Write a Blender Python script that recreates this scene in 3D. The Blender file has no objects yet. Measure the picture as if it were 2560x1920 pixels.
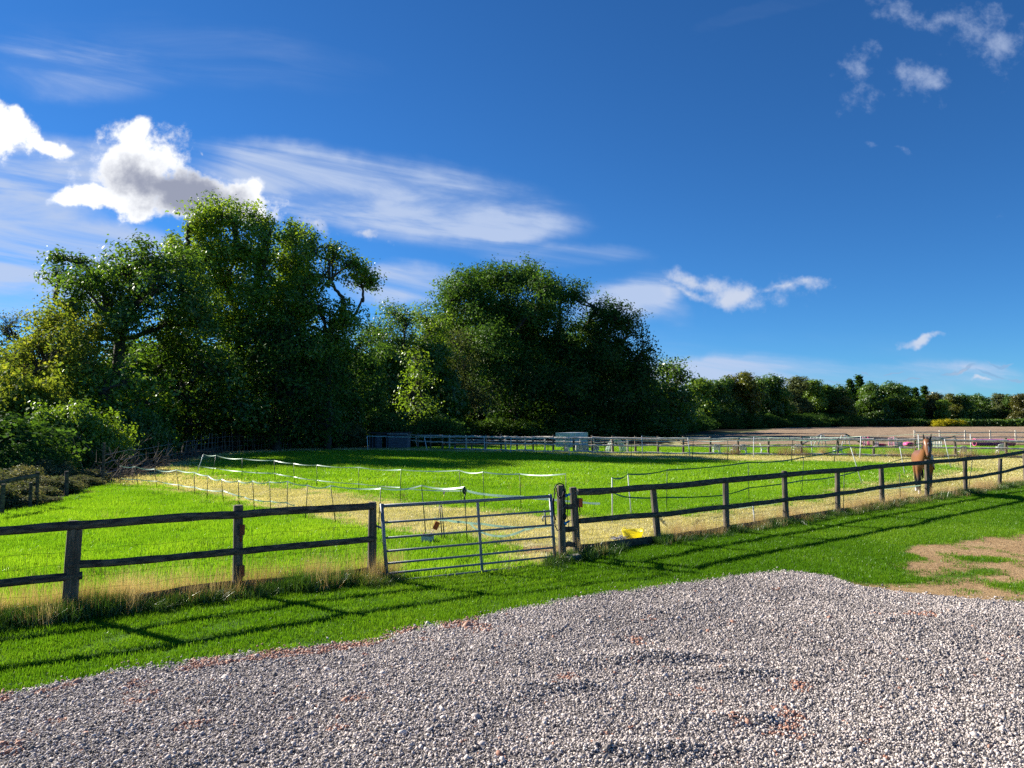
import bpy, math, random
import numpy as np
from mathutils import Vector, Matrix

sc = bpy.context.scene
R = math.radians
# ---------------------------------------------------------------- camera
F = 1850.0                 # focal length in photograph pixels (2560 wide)
CAM_H = 2.45
PITCH = math.atan(85 / F)  # horizon at y = 1045 of 1920
cam_d = bpy.data.cameras.new('camera'); cam = bpy.data.objects.new('camera', cam_d)
sc.collection.objects.link(cam); sc.camera = cam
cam_d.sensor_width = 36; cam_d.lens = F / 2560 * 36
cam_d.clip_start = .05; cam_d.clip_end = 6000
cam.location = (0, 0, CAM_H); cam.rotation_euler = (R(90) + PITCH, 0, 0)

# ---------------------------------------------------------------- sun, sky, exposure
SUN_AZ, SUN_EL = 60.0, 28.0            # degrees to the left of the view, and above the horizon
SUN_POW, SKY_STR, EXPOSURE = 4.8, 0.05, 1.35
sdir = Vector((-math.sin(R(SUN_AZ)) * math.cos(R(SUN_EL)), math.cos(R(SUN_AZ)) * math.cos(R(SUN_EL)), math.sin(R(SUN_EL))))
sl = bpy.data.lights.new('sun', 'SUN'); sl.energy = SUN_POW; sl.angle = R(.5); sl.color = (1, .93, .82)
so = bpy.data.objects.new('sun', sl); sc.collection.objects.link(so)
so.rotation_euler = sdir.to_track_quat('Z', 'Y').to_euler(); so.location = (-20, 15, 30)
sc.view_settings.view_transform = 'Standard'; sc.view_settings.look = 'None'
sc.view_settings.exposure = EXPOSURE; sc.view_settings.gamma = 1
cy = sc.cycles
cy.max_bounces = 6; cy.diffuse_bounces = 4; cy.glossy_bounces = 2; cy.transmission_bounces = 4
cy.transparent_max_bounces = 6; cy.caustics_reflective = False; cy.caustics_refractive = False
cy.use_denoising = False


def ray(px, py):
    dx, up = px - 1280.0, 960.0 - py
    return dx, F * math.cos(PITCH) - up * math.sin(PITCH), F * math.sin(PITCH) + up * math.cos(PITCH)


def at(px, py, z=0.0):
    dx, dy, dz = ray(px, py); t = (z - CAM_H) / dz
    return Vector((dx * t, dy * t, z))


def atY(px, py, Y):
    dx, dy, dz = ray(px, py); t = Y / dy
    return Vector((dx * t, Y, CAM_H + dz * t))


def uv(px, py):
    dx, dy, dz = ray(px, py)
    return dx / dy, dz / dy


# ---------------------------------------------------------------- node helpers
class NT:
    def __init__(s, tree):
        s.t = tree; s.n = tree.nodes; s.l = tree.links

    def new(s, k, **kw):
        n = s.n.new(k)
        for a, b in kw.items(): setattr(n, a, b)
        return n

    def put(s, sock, v):
        if isinstance(v, bpy.types.NodeSocket): s.l.new(v, sock)
        else: sock.default_value = v

    def m(s, op, a, b=0.0, c=0.0, clamp=False):
        n = s.new('ShaderNodeMath', operation=op); n.use_clamp = clamp
        s.put(n.inputs[0], a); s.put(n.inputs[1], b); s.put(n.inputs[2], c)
        return n.outputs[0]

    def sstep(s, x, lo, hi):
        n = s.new('ShaderNodeMapRange', interpolation_type='SMOOTHSTEP')
        s.put(n.inputs[0], x); n.inputs[1].default_value = lo; n.inputs[2].default_value = hi
        return n.outputs[0]

    def vec(s, x, y, z=0.0):
        n = s.new('ShaderNodeCombineXYZ'); s.put(n.inputs[0], x); s.put(n.inputs[1], y); s.put(n.inputs[2], z)
        return n.outputs[0]

    def noise(s, v, scale, detail=4, rough=.5, dist=0.0, color=False):
        n = s.new('ShaderNodeTexNoise'); s.put(n.inputs['Vector'], v)
        n.inputs['Scale'].default_value = scale; n.inputs['Detail'].default_value = detail
        n.inputs['Roughness'].default_value = rough; n.inputs['Distortion'].default_value = dist
        return n.outputs['Color' if color else 0]

    def mix(s, f, a, b, bt='MIX'):
        n = s.new('ShaderNodeMix', data_type='RGBA', blend_type=bt)
        s.put(n.inputs[0], f); s.put(n.inputs[6], a if isinstance(a, bpy.types.NodeSocket) else tuple(a) + (1,))
        s.put(n.inputs[7], b if isinstance(b, bpy.types.NodeSocket) else tuple(b) + (1,))
        return n.outputs[2]

    def ramp(s, f, stops):
        n = s.new('ShaderNodeValToRGB'); e = n.color_ramp.elements
        while len(e) < len(stops): e.new(.5)
        for k, (p, c) in enumerate(stops):
            e[k].position = p; e[k].color = tuple(c) + (1,)
        s.put(n.inputs[0], f); return n.outputs[0]


def build_world():
    w = bpy.data.worlds.new('World'); sc.world = w; w.use_nodes = True
    T = NT(w.node_tree); T.n.clear()
    out = T.new('ShaderNodeOutputWorld')
    sky = T.new('ShaderNodeTexSky', sky_type='NISHITA'); sky.sun_disc = False
    sky.sun_elevation = R(SUN_EL); sky.sun_rotation = R(-SUN_AZ)
    sky.altitude = 2200; sky.air_density = 1.0; sky.dust_density = .05; sky.ozone_density = 3.2
    hs = T.new('ShaderNodeHueSaturation'); hs.inputs['Saturation'].default_value = 1.1
    T.put(hs.inputs['Color'], sky.outputs[0])
    b1 = T.new('ShaderNodeBackground'); T.put(b1.inputs[0], T.mix(1.0, hs.outputs[0], (.36, .74, 1.04), 'MULTIPLY')); b1.inputs[1].default_value = SKY_STR
    tc = T.new('ShaderNodeTexCoord'); sp = T.new('ShaderNodeSeparateXYZ'); T.put(sp.inputs[0], tc.outputs['Generated'])
    x, y, z = sp.outputs
    iy = T.m('DIVIDE', 1.0, T.m('MAXIMUM', y, .08))
    u = T.m('MULTIPLY', x, iy); v = T.m('MULTIPLY', z, iy)
    front = T.sstep(y, .1, .3)
    P = T.vec(u, v)
    # domain warp for cumulus outlines
    w1 = T.noise(P, 7.0, 5, .55, color=True); ws = T.new('ShaderNodeSeparateColor'); T.put(ws.inputs[0], w1)
    uw = T.m('ADD', u, T.m('MULTIPLY', T.m('SUBTRACT', ws.outputs[0], .5), .11))
    vw = T.m('ADD', v, T.m('MULTIPLY', T.m('SUBTRACT', ws.outputs[1], .5), .11))

    def ell(U, V, px, py, rx, ry, ang=0.0):
        cu, cv = uv(px, py); a = R(ang)
        du = T.m('SUBTRACT', U, cu); dv = T.m('SUBTRACT', V, cv)
        A = T.m('ADD', T.m('MULTIPLY', du, math.cos(a) * F / rx), T.m('MULTIPLY', dv, math.sin(a) * F / rx))
        B = T.m('ADD', T.m('MULTIPLY', du, -math.sin(a) * F / ry), T.m('MULTIPLY', dv, math.cos(a) * F / ry))
        return T.m('SUBTRACT', 1.0, T.m('SQRT', T.m('ADD', T.m('MULTIPLY', A, A), T.m('MULTIPLY', B, B))))

    def maxi(L):
        r = L[0]
        for k in L[1:]: r = T.m('MAXIMUM', r, k)
        return r
    fb = T.noise(P, 16.0, 8, .62)
    fbc = T.m('SUBTRACT', fb, .5)
    # thick left cumulus
    C1 = maxi([ell(uw, vw, *a) for a in [(350, 415, 150, 92, 0), (430, 468, 215, 78, -5), (600, 482, 135, 62, -20), (240, 492, 120, 34, 0),
                                         (335, 350, 40, 45, -40), (648, 450, 30, 40, 0)]])
    C0 = maxi([ell(uw, vw, *a) for a in [(20, 305, 110, 65, -20), (110, 345, 110, 32, -30)]])
    d1 = T.sstep(T.m('ADD', T.m('MAXIMUM', C1, C0), T.m('MULTIPLY', fbc, 2.4)), -.14, .36)
    core = T.sstep(T.m('ADD', ell(uw, vw, 455, 465, 215, 72, -10), T.m('MULTIPLY', fbc, 1.5)), -.15, .6)
    # paler, thinner cumulus
    C2 = maxi([ell(uw, vw, *a) for a in [(900, 588, 85, 26, -20), (790, 560, 60, 30, -25), (505, 365, 28, 12, -45), (1740, 705, 110, 38, 0), (1830, 738, 190, 42, 0), (1950, 728, 130, 26, 5),
                                         (1720, 735, 150, 28, -10), (2310, 855, 62, 10, 0), (2395, 938, 50, 10, 0), (2440, 965, 60, 8, 0)]])
    d2 = T.m('MULTIPLY', T.sstep(T.m('ADD', C2, T.m('MULTIPLY', fbc, 3.6)), .0, 1.1), .85)
    C3 = maxi([ell(uw, vw, *a) for a in [(2150, 175, 90, 50, 0), (2290, 205, 110, 60, 20), (2200, 225, 120, 40, 0), (2420, 60, 190, 70, -15), (2500, 120, 110, 120, 0), (2250, 40, 90, 60, 0), (2480, 512, 60, 14, 0), (2215, 382, 40, 14, -20),
                                         (1720, 745, 150, 60, -10)]])
    d3 = T.m('MULTIPLY', T.sstep(T.m('ADD', C3, T.m('MULTIPLY', fbc, 5.5)), .25, 1.9), .55)
    # cirrus: stretched noise in broad bands
    ang = R(-9)
    su = T.m('ADD', T.m('MULTIPLY', u, math.cos(ang)), T.m('MULTIPLY', v, math.sin(ang)))
    sv = T.m('ADD', T.m('MULTIPLY', u, -math.sin(ang)), T.m('MULTIPLY', v, math.cos(ang)))
    st = T.noise(T.vec(T.m('MULTIPLY', su, 1.6), T.m('MULTIPLY', sv, 10.0), 3.1), 1.7, 7, .58, .5)
    st2 = T.noise(T.vec(T.m('MULTIPLY', su, 1.2), T.m('MULTIPLY', sv, 4.0), 7.7), 2.0, 3, .5, .2)
    uc = T.m('ADD', u, T.m('MULTIPLY', T.m('SUBTRACT', ws.outputs[2], .5), .12))
    vc = T.m('ADD', v, T.m('MULTIPLY', T.m('SUBTRACT', ws.outputs[0], .5), .05))
    bands = []
    for px, py, rx, ry, a, wt in [(1000, 500, 560, 150, -9, 1.05), (1180, 560, 330, 50, -3, .8), (760, 450, 330, 110, -12, .7), (1420, 645, 260, 42, -2, .5),
                                  (1010, 715, 260, 75, 0, 1.05), (100, 610, 450, 130, -8, 1.5), (60, 440, 400, 140, 0, 1.15), (560, 400, 300, 90, 0, .25),
                                  (60, 725, 300, 100, -4, 2.2), (170, 180, 380, 110, -6, .5), (1560, 760, 220, 90, 20, .6),
                                  (1900, 935, 450, 55, 0, 1.3), (2330, 950, 380, 62, 0, 1.1), (1650, 770, 160, 60, -15, .7), (450, 130, 700, 130, -6, .25), (500, 640, 350, 70, -6, .5), (1900, 30, 330, 40, 15, .14), (1300, 880, 1500, 90, 0, .35)]:
        bands.append(T.m('MULTIPLY', T.sstep(ell(uc, vc, px, py, rx, ry, a), 0.0, .65), wt))
    bsum = bands[0]
    for k in bands[1:]: bsum = T.m('ADD', bsum, k)
    bsum = T.m('MINIMUM', bsum, 1.25)
    ci = T.m('MULTIPLY', bsum, T.m('ADD', T.m('ADD', T.m('MULTIPLY', T.sstep(st, .34, .74), 1.05), T.m('MULTIPLY', st2, .5)), .06))
    ci = T.m('MULTIPLY', T.sstep(ci, .05, 1.15), .9)
    # small grey scraps near the horizon
    C4 = maxi([ell(uw, vw, *a) for a in [(2180, 918, 20, 3, 0), (2240, 917, 22, 3, 0), (2390, 938, 55, 6, 0), (2270, 948, 28, 5, 0), (2500, 918, 40, 4, 0), (2470, 948, 45, 5, 0), (1835, 935, 14, 3, 0), (2540, 952, 40, 4, 0), (2080, 935, 30, 3, 0)]])
    d4 = T.m('MULTIPLY', T.sstep(T.m('ADD', C4, T.m('MULTIPLY', fbc, .8)), .0, .5), .5)
    k = 1 / 2 ** EXPOSURE
    col = T.mix(core, (1.05 * k, 1.07 * k, 1.1 * k), (.33 * k, .36 * k, .47 * k))
    thin = T.mix(T.m('MULTIPLY', C2, 1.2, clamp=True), (.60 * k, .68 * k, .86 * k), (.72 * k, .76 * k, .86 * k))
    ccol = T.mix(T.m('MAXIMUM', d2, d3), (.52 * k, .63 * k, .86 * k), thin)
    ccol = T.mix(d4, ccol, (.20 * k, .30 * k, .52 * k))
    ccol = T.mix(d1, ccol, col)
    alpha = T.m('MAXIMUM', T.m('MAXIMUM', d1, T.m('MAXIMUM', d2, d3)), T.m('MAXIMUM', ci, d4))
    alpha = T.m('MULTIPLY', alpha, front)
    b2 = T.new('ShaderNodeBackground'); T.put(b2.inputs[0], ccol); b2.inputs[1].default_value = 1
    mx = T.new('ShaderNodeMixShader'); T.put(mx.inputs[0], alpha); T.put(mx.inputs[1], b1.outputs[0]); T.put(mx.inputs[2], b2.outputs[0])
    T.put(out.inputs[0], mx.outputs[0])
    w.cycles.sampling_method = 'MANUAL'; w.cycles.sample_map_resolution = 512


build_world()

# ---------------------------------------------------------------- materials
MATS = {}


def basic(name, col, rough=.8, metal=0.0, var=.15, scale=8.0, bump=0.0, col2=None, stretch=(1, 1, 1), spec=.3):
    if name in MATS: return MATS[name]
    m = bpy.data.materials.new(name); m.use_nodes = True; T = NT(m.node_tree); T.n.clear()
    o = T.new('ShaderNodeOutputMaterial'); p = T.new('ShaderNodeBsdfPrincipled')
    tc = T.new('ShaderNodeTexCoord'); mp = T.new('ShaderNodeMapping'); T.put(mp.inputs[0], tc.outputs['Object'])
    mp.inputs['Scale'].default_value = stretch
    n = T.noise(mp.outputs[0], scale, 5, .6)
    c2 = col2 or tuple(max(0, c * (1 - 2 * var)) for c in col)
    T.put(p.inputs['Base Color'], T.mix(T.sstep(n, .35, .65), c2, col))
    p.inputs['Roughness'].default_value = rough; p.inputs['Metallic'].default_value = metal
    p.inputs['Specular IOR Level'].default_value = spec
    if bump:
        b = T.new('ShaderNodeBump'); b.inputs['Strength'].default_value = bump; b.inputs['Distance'].default_value = .01
        T.put(b.inputs['Height'], n); T.put(p.inputs['Normal'], b.outputs[0])
    T.put(o.inputs[0], p.outputs[0]); MATS[name] = m
    return m


def leafy(name, c1, c2, c3, trans=.45, gloss=.06, attr='tint', inst=False, grough=.35, tt=(1.25, 1.2, .6)):
    """thin leaf or blade: diffuse + translucent + slight sheen; the tint attribute picks the leaf's own colour"""
    m = bpy.data.materials.new(name); m.use_nodes = True; T = NT(m.node_tree); T.n.clear()
    o = T.new('ShaderNodeOutputMaterial')
    a = T.new('ShaderNodeAttribute', attribute_name=attr); a.attribute_type = 'INSTANCER' if inst else 'GEOMETRY'
    f = a.outputs['Fac']
    if inst:
        b = T.new('ShaderNodeAttribute', attribute_name='vt'); b.attribute_type = 'GEOMETRY'
        f = T.m('ADD', T.m('MULTIPLY', f, .6), T.m('MULTIPLY', b.outputs['Fac'], .4))
    col = T.ramp(f, [(0, c1), (.5, c2), (1, c3)])
    d = T.new('ShaderNodeBsdfDiffuse'); T.put(d.inputs[0], col)
    t = T.new('ShaderNodeBsdfTranslucent'); T.put(t.inputs[0], T.mix(1.0, col, tt, 'MULTIPLY'))
    g = T.new('ShaderNodeBsdfGlossy'); g.inputs['Roughness'].default_value = grough; g.inputs[0].default_value = (.8, .85, .8, 1)
    x = T.new('ShaderNodeMixShader'); x.inputs[0].default_value = trans; T.put(x.inputs[1], d.outputs[0]); T.put(x.inputs[2], t.outputs[0])
    y = T.new('ShaderNodeMixShader'); y.inputs[0].default_value = gloss; T.put(y.inputs[1], x.outputs[0]); T.put(y.inputs[2], g.outputs[0])
    T.put(o.inputs[0], y.outputs[0])
    return m


M_RAIL = basic('weathered_dark_timber', (.12, .10, .075), .85, col2=(.032, .027, .022), scale=6, bump=.9, stretch=(1, 1, 4))
M_POST = basic('weathered_post_timber', (.17, .14, .105), .85, col2=(.06, .05, .038), scale=14, bump=.7, stretch=(1, 1, .15))
M_ARENA = basic('sun_bleached_timber', (.70, .65, .56), .85, col2=(.42, .37, .30), scale=7, bump=.4)
M_ENDG = basic('cut_end_timber', (.3, .25, .18), .8)
M_GALV = basic('galvanised_steel', (.20, .22, .25), .5, metal=.35, var=.15, scale=25, spec=.5)
M_BLACK = basic('black_webbing', (.012, .012, .015), .6)
M_BLUE = basic('blue_plastic', (.02, .30, .62), .4)
M_ORANGE = basic('orange_red_plastic', (.55, .09, .02), .5, var=.1)
M_BROWNR = basic('rusty_red_plastic', (.22, .055, .025), .6, var=.2)
M_WHITE = basic('white_plastic', (.68, .70, .68), .45, var=.06, scale=4)
M_GREYW = basic('dusty_white_paint', (.50, .53, .56), .6, var=.1, scale=3)
M_STAKE = basic('dark_green_plastic', (.022, .055, .035), .5)
M_TAPE = leafy('pale_electric_tape', (.62, .76, .66), (.62, .76, .66), (.62, .76, .66), trans=.5, gloss=.05, tt=(1, 1, 1))
M_DTAPE = basic('green_electric_tape', (.02, .16, .07), .6)
M_YELLOW = leafy('translucent_yellow_plastic', (.95, .88, .10), (.95, .88, .10), (.90, .80, .12), trans=.55, gloss=.06, tt=(1, .98, .8))
M_SHED = basic('shed_boards', (.16, .17, .20), .9, col2=(.07, .075, .09), scale=5, stretch=(.4, .4, 6), bump=.3)
M_FELT = basic('roofing_felt', (.035, .035, .04), .9)
M_BARK = basic('bark', (.085, .072, .058), .95, col2=(.035, .03, .026), scale=3.5, bump=.9, stretch=(1, 1, .25))
M_TWIG = basic('dead_twigs', (.22, .17, .13), .9, col2=(.1, .075, .06), scale=4)
M_PINK = basic('pink_paint', (.72, .10, .30), .5, var=.08)
M_LPINK = basic('pale_pink_paint', (.75, .38, .48), .5, var=.08)
M_PURPLE = basic('purple_fabric', (.16, .02, .22), .7, var=.2, col2=(.42, .06, .32), scale=3)
M_HORSE = None
M_METALD = basic('dark_hinge_steel', (.06, .06, .065), .5, metal=.6)
M_GREYNET = basic('grey_netting', (.36, .36, .40), .7, var=.2, scale=15)


# ---------------------------------------------------------------- mesh helpers
class MB:
    def __init__(s):
        s.v = []; s.f = []; s.n = 0

    def add(s, v, f):
        s.v.extend([tuple(p) for p in v]); s.f.extend([tuple(i + s.n for i in q) for q in f]); s.n += len(v); return s

    def box(s, c, d, M=None, jit=0.0):
        v = [Vector(((i & 1) - .5, ((i >> 1) & 1) - .5, ((i >> 2) & 1) - .5)) for i in range(8)]
        v = [Vector((p.x * d[0], p.y * d[1], p.z * d[2])) for p in v]
        if jit: v = [p + Vector((random.uniform(-jit, jit) for _ in range(3))) for p in v]
        if M is not None: v = [M @ p for p in v]
        v = [p + Vector(c) for p in v]
        return s.add(v, [(0, 2, 3, 1), (4, 5, 7, 6), (0, 1, 5, 4), (2, 6, 7, 3), (0, 4, 6, 2), (1, 3, 7, 5)])

    def tube(s, pts, rad, k=6, cap=True, rough=0.0, flat=1.0, rnd=random):
        pts = [Vector(p) for p in pts]
        if not hasattr(rad, '__len__'): rad = [rad] * len(pts)
        up = None; base = s.n; V = []
        for i, p in enumerate(pts):
            a = pts[max(0, i - 1)]; b = pts[min(len(pts) - 1, i + 1)]; d = (b - a)
            if d.length < 1e-9: d = Vector((0, 0, 1))
            d.normalize()
            if up is None:
                up = Vector((0, 0, 1)) if abs(d.z) < .8 else Vector((1, 0, 0))
            x = d.cross(up)
            if x.length < 1e-6: x = d.cross(Vector((0, 1, 0)))
            x.normalize(); yv = x.cross(d).normalized(); up = yv
            for j in range(k):
                t = 2 * math.pi * j / k
                r = rad[i] * (1 + rnd.uniform(-rough, rough))
                V.append(p + x * (math.cos(t) * r * flat) + yv * (math.sin(t) * r))
        Fc = []
        for i in range(len(pts) - 1):
            for j in range(k):
                a = i * k + j; b = i * k + (j + 1) % k
                Fc.append((a, b, b + k, a + k))
        if cap:
            Fc.append(tuple(range(k))[::-1]); Fc.append(tuple((len(pts) - 1) * k + j for j in range(k)))
        return s.add(V, Fc)

    def ribbon(s, pts, w, th=.0015):
        """tape hanging on edge: thin but closed strip, w tall"""
        pts = [Vector(p) for p in pts]; V = []
        for i, p in enumerate(pts):
            a = pts[max(0, i - 1)]; b = pts[min(len(pts) - 1, i + 1)]; d = (b - a); n = Vector((-d.y, d.x, 0))
            n = n.normalized() * th if n.length > 1e-6 else Vector((th, 0, 0))
            tw = math.sin(i * .35 + p.x * .6) * .6
            h = Vector((n.x / th * math.sin(tw), n.y / th * math.sin(tw), math.cos(tw))) * (w / 2)
            V += [p - h - n, p + h - n, p + h + n, p - h + n]
        Fc = []
        for i in range(len(pts) - 1):
            a = i * 4
            for j in range(4): Fc.append((a + j, a + (j + 1) % 4, a + 4 + (j + 1) % 4, a + 4 + j))
        Fc += [(0, 1, 2, 3), tuple(len(V) - 4 + j for j in (3, 2, 1, 0))]
        return s.add(V, Fc)

    def ball(s, c, r, k=10, q=6):
        V = [Vector(c) + Vector((0, 0, r[2]))]
        for i in range(1, q):
            t = math.pi * i / q
            for j in range(k):
                a = 2 * math.pi * j / k
                V.append(Vector(c) + Vector((r[0] * math.sin(t) * math.cos(a), r[1] * math.sin(t) * math.sin(a), r[2] * math.cos(t))))
        V.append(Vector(c) - Vector((0, 0, r[2]))); Fc = []
        for j in range(k): Fc.append((0, 1 + j, 1 + (j + 1) % k)); Fc.append((len(V) - 1, 1 + (q - 2) * k + (j + 1) % k, 1 + (q - 2) * k + j))
        for i in range(q - 2):
            for j in range(k): Fc.append((1 + i * k + j, 1 + (i + 1) * k + j, 1 + (i + 1) * k + (j + 1) % k, 1 + i * k + (j + 1) % k))
        return s.add(V, Fc)

    def build(s, name, mat, parent=None, smooth=False):
        me = bpy.data.meshes.new(name); 
        off = Vector(parent['_o']) if parent is not None and '_o' in parent else Vector((0, 0, 0))
        me.from_pydata([Vector(p) - off for p in s.v], [], s.f)
        me.materials.append(mat)
        if smooth: me.polygons.foreach_set('use_smooth', [True] * len(me.polygons))
        o = bpy.data.objects.new(name, me); sc.collection.objects.link(o)
        if parent is not None:
            o.parent = parent
            if '_o' in parent: o['_o'] = tuple(parent['_o'])
        return o


def tag(o, label=None, cat=None, group=None, kind=None):
    if label: o['label'] = label
    if cat: o['category'] = cat
    if group: o['group'] = group
    if kind: o['kind'] = kind
    return o


def thing(name, label, cat, loc, group=None):
    o = bpy.data.objects.new(name, None); sc.collection.objects.link(o)
    o.empty_display_size = .2; o.location = loc; o['_o'] = tuple(loc)
    return tag(o, label, cat, group)


def finish():
    for o in sc.objects:
        if '_o' in o: del o['_o']


def np_mesh(name, V, quads, mat, tint=None, tintname='tint'):
    V = np.asarray(V, np.float32); q = np.asarray(quads, np.int32)
    me = bpy.data.meshes.new(name)
    me.vertices.add(len(V)); me.vertices.foreach_set('co', V.ravel())
    k = q.shape[1]
    me.loops.add(q.size); me.loops.foreach_set('vertex_index', q.ravel())
    me.polygons.add(len(q)); me.polygons.foreach_set('loop_start', np.arange(0, q.size, k, dtype=np.int32))
    if mat: me.materials.append(mat)
    if tint is not None:
        a = me.attributes.new(tintname, 'FLOAT', 'POINT'); a.data.foreach_set('value', np.asarray(tint, np.float32))
    me.update(calc_edges=True)
    return me


# ---------------------------------------------------------------- noise in numpy
_rs = np.random.RandomState(5)
_LAT = _rs.rand(64, 64)


def vnoise(x, y):
    xi = np.floor(x).astype(int); yi = np.floor(y).astype(int); fx = x - xi; fy = y - yi
    fx = fx * fx * (3 - 2 * fx); fy = fy * fy * (3 - 2 * fy)
    g = lambda a, b: _LAT[a % 64, b % 64]
    return (g(xi, yi) * (1 - fx) + g(xi + 1, yi) * fx) * (1 - fy) + (g(xi, yi + 1) * (1 - fx) + g(xi + 1, yi + 1) * fx) * fy


def fbm(x, y, s=1.0, o=4, rough=.5):
    r = 0; a = 1; t = 0
    for k in range(o):
        r = r + a * vnoise(x * s + 17.3 * k, y * s - 9.1 * k); t += a; a *= rough; s *= 2.03
    return r / t


def inpoly(x, y, P):
    x = np.asarray(x); y = np.asarray(y); r = np.zeros(x.shape, bool); n = len(P)
    for i in range(n):
        x1, y1 = P[i]; x2, y2 = P[(i + 1) % n]
        if y1 == y2: continue
        c = ((y1 > y) != (y2 > y)) & (x < (x2 - x1) * (y - y1) / (y2 - y1) + x1)
        r ^= c
    return r


def gp(L):
    return [tuple(at(a, b)[:2]) for a, b in L]


# ---------------------------------------------------------------- where things lie
FL = [(-9.2, 6.9), (-7.35, 8.0), (-5.45, 9.17), (-3.82, 10.42), (-2.14, 11.42)]      # left run posts
GATE_A, GATE_B = Vector((-1.93, 11.32, 0)), Vector((.70, 12.72, 0))


def rightpost(px):
    k = (px - 1280) / F; X = 12.3 * k / (1 - .8 * k)
    return (X, 12.3 + .8 * X)


FR = [rightpost(p) for p in (1443, 1644, 1812, 1961, 2089, 2200, 2311, 2408, 2492, 2557)]
FR += [(21.6, 29.9), (24.3, 32.6)]
fence_line = [(-40, -12), (-9.2, 6.9)] + FL[1:] + [tuple(GATE_A[:2]), tuple(GATE_B[:2]), (.86, 12.95)] + FR + [(60, 62)]


def fence_y(x):
    return np.interp(x, [p[0] for p in fence_line], [p[1] for p in fence_line])


GRAVEL = gp([(-900, 1880), (-300, 1795), (0, 1738), (120, 1712), (290, 1680), (460, 1660), (600, 1640), (750, 1625), (930, 1600), (1050, 1570), (1160, 1556), (1280, 1525), (1390, 1507), (1500, 1487), (1620, 1470),
             (1800, 1447), (1960, 1431), (2020, 1435), (2085, 1448), (2140, 1466), (2200, 1478), (2320, 1492), (2440, 1502), (2560, 1510), (2900, 1530), (3400, 1570)]) + [(14, 6), (14, -4), (-14, -4), (-14, 3)]
SOIL = gp([(2010, 1436), (2080, 1440), (2200, 1462), (2330, 1455), (2270, 1425), (2215, 1418), (2285, 1396), (2250, 1380), (2300, 1362), (2420, 1350), (2560, 1328), (2800, 1300), (3300, 1290), (4200, 1400), (3900, 1640), (2560, 1560), (2080, 1480)])
SPATCH = [gp(p) for p in ([(2370, 1397), (2410, 1392), (2450, 1391), (2540, 1403), (2560, 1406), (2480, 1402), (2400, 1401)],
                          [(2330, 1442), (2385, 1436), (2450, 1426), (2490, 1427), (2455, 1435), (2430, 1443), (2375, 1445)],
                          [(2490, 1462), (2560, 1458), (2700, 1470), (2600, 1480), (2520, 1474)], [(2345, 1458), (2380, 1456), (2376, 1462), (2350, 1463)])]
LUSH_B = gp([(495, 1180), (535, 1194), (603, 1199), (685, 1207), (736, 1213), (793, 1218), (896, 1232), (953, 1238), (1053, 1256), (1120, 1262), (1211, 1270), (1303, 1273), (1379, 1289), (1480, 1292),
             (1575, 1290), (1680, 1283), (1822, 1264), (1965, 1247), (2047, 1225), (2139, 1208), (2197, 1204), (2264, 1190), (2336, 1181), (2379, 1170), (2330, 1163), (2275, 1162), (2090, 1157), (1960, 1157), (1763, 1155),
             (1600, 1149), (1485, 1145), (1413, 1140), (1340, 1135), (1200, 1133), (1050, 1130), (850, 1128), (700, 1131), (600, 1140), (520, 1160)])
LUSH_A = gp([(-600, 1330), (-200, 1300), (0, 1288), (100, 1262), (200, 1235), (262, 1214), (295, 1212), (359, 1219), (422, 1231), (506, 1248), (561, 1261), (633, 1272), (717, 1289), (780, 1302), (839, 1310), (926, 1326), (974, 1333),
             (1056, 1346), (1130, 1352), (1191, 1361), (1240, 1395), (1255, 1425), (1200, 1440), (930, 1445), (500, 1500), (0, 1580), (-500, 1700), (-1500, 2200), (-1500, 1500)])
WOOD_EDGE = gp([(-700, 1350), (-250, 1310), (0, 1292), (60, 1276), (105, 1262), (180, 1238), (262, 1213), (330, 1190), (390, 1172), (430, 1158), (480, 1146), (560, 1132), (700, 1124), (830, 1119), (1020, 1121), (1110, 1116)])
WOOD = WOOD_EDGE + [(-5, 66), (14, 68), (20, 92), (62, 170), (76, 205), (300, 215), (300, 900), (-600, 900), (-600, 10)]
ARENA_L = [(-14, 64), (-8.5, 60.3), (-5.4, 57), (4.7, 51.2), (16.7, 48.3), (33, 44.8), (52, 41)]
ARENA_G = ARENA_L[1:] + [(60, 60), (60, 66.5), (15, 66.5), (-6, 64.5)]
SUNP = []


def ground_z(x, y):
    x = np.asarray(x, float); y = np.asarray(y, float)
    z = (fbm(x, y, .35, 3) - .5) * .07
    z = z * np.clip((y - 4) / 4, 0, 1)
    gx = (x + .6) / 2.0; gy = (y - 11.9) / 1.2
    z = z - .05 * np.exp(-gx * gx - gy * gy)
    # low bank under the fence line
    return z


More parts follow.
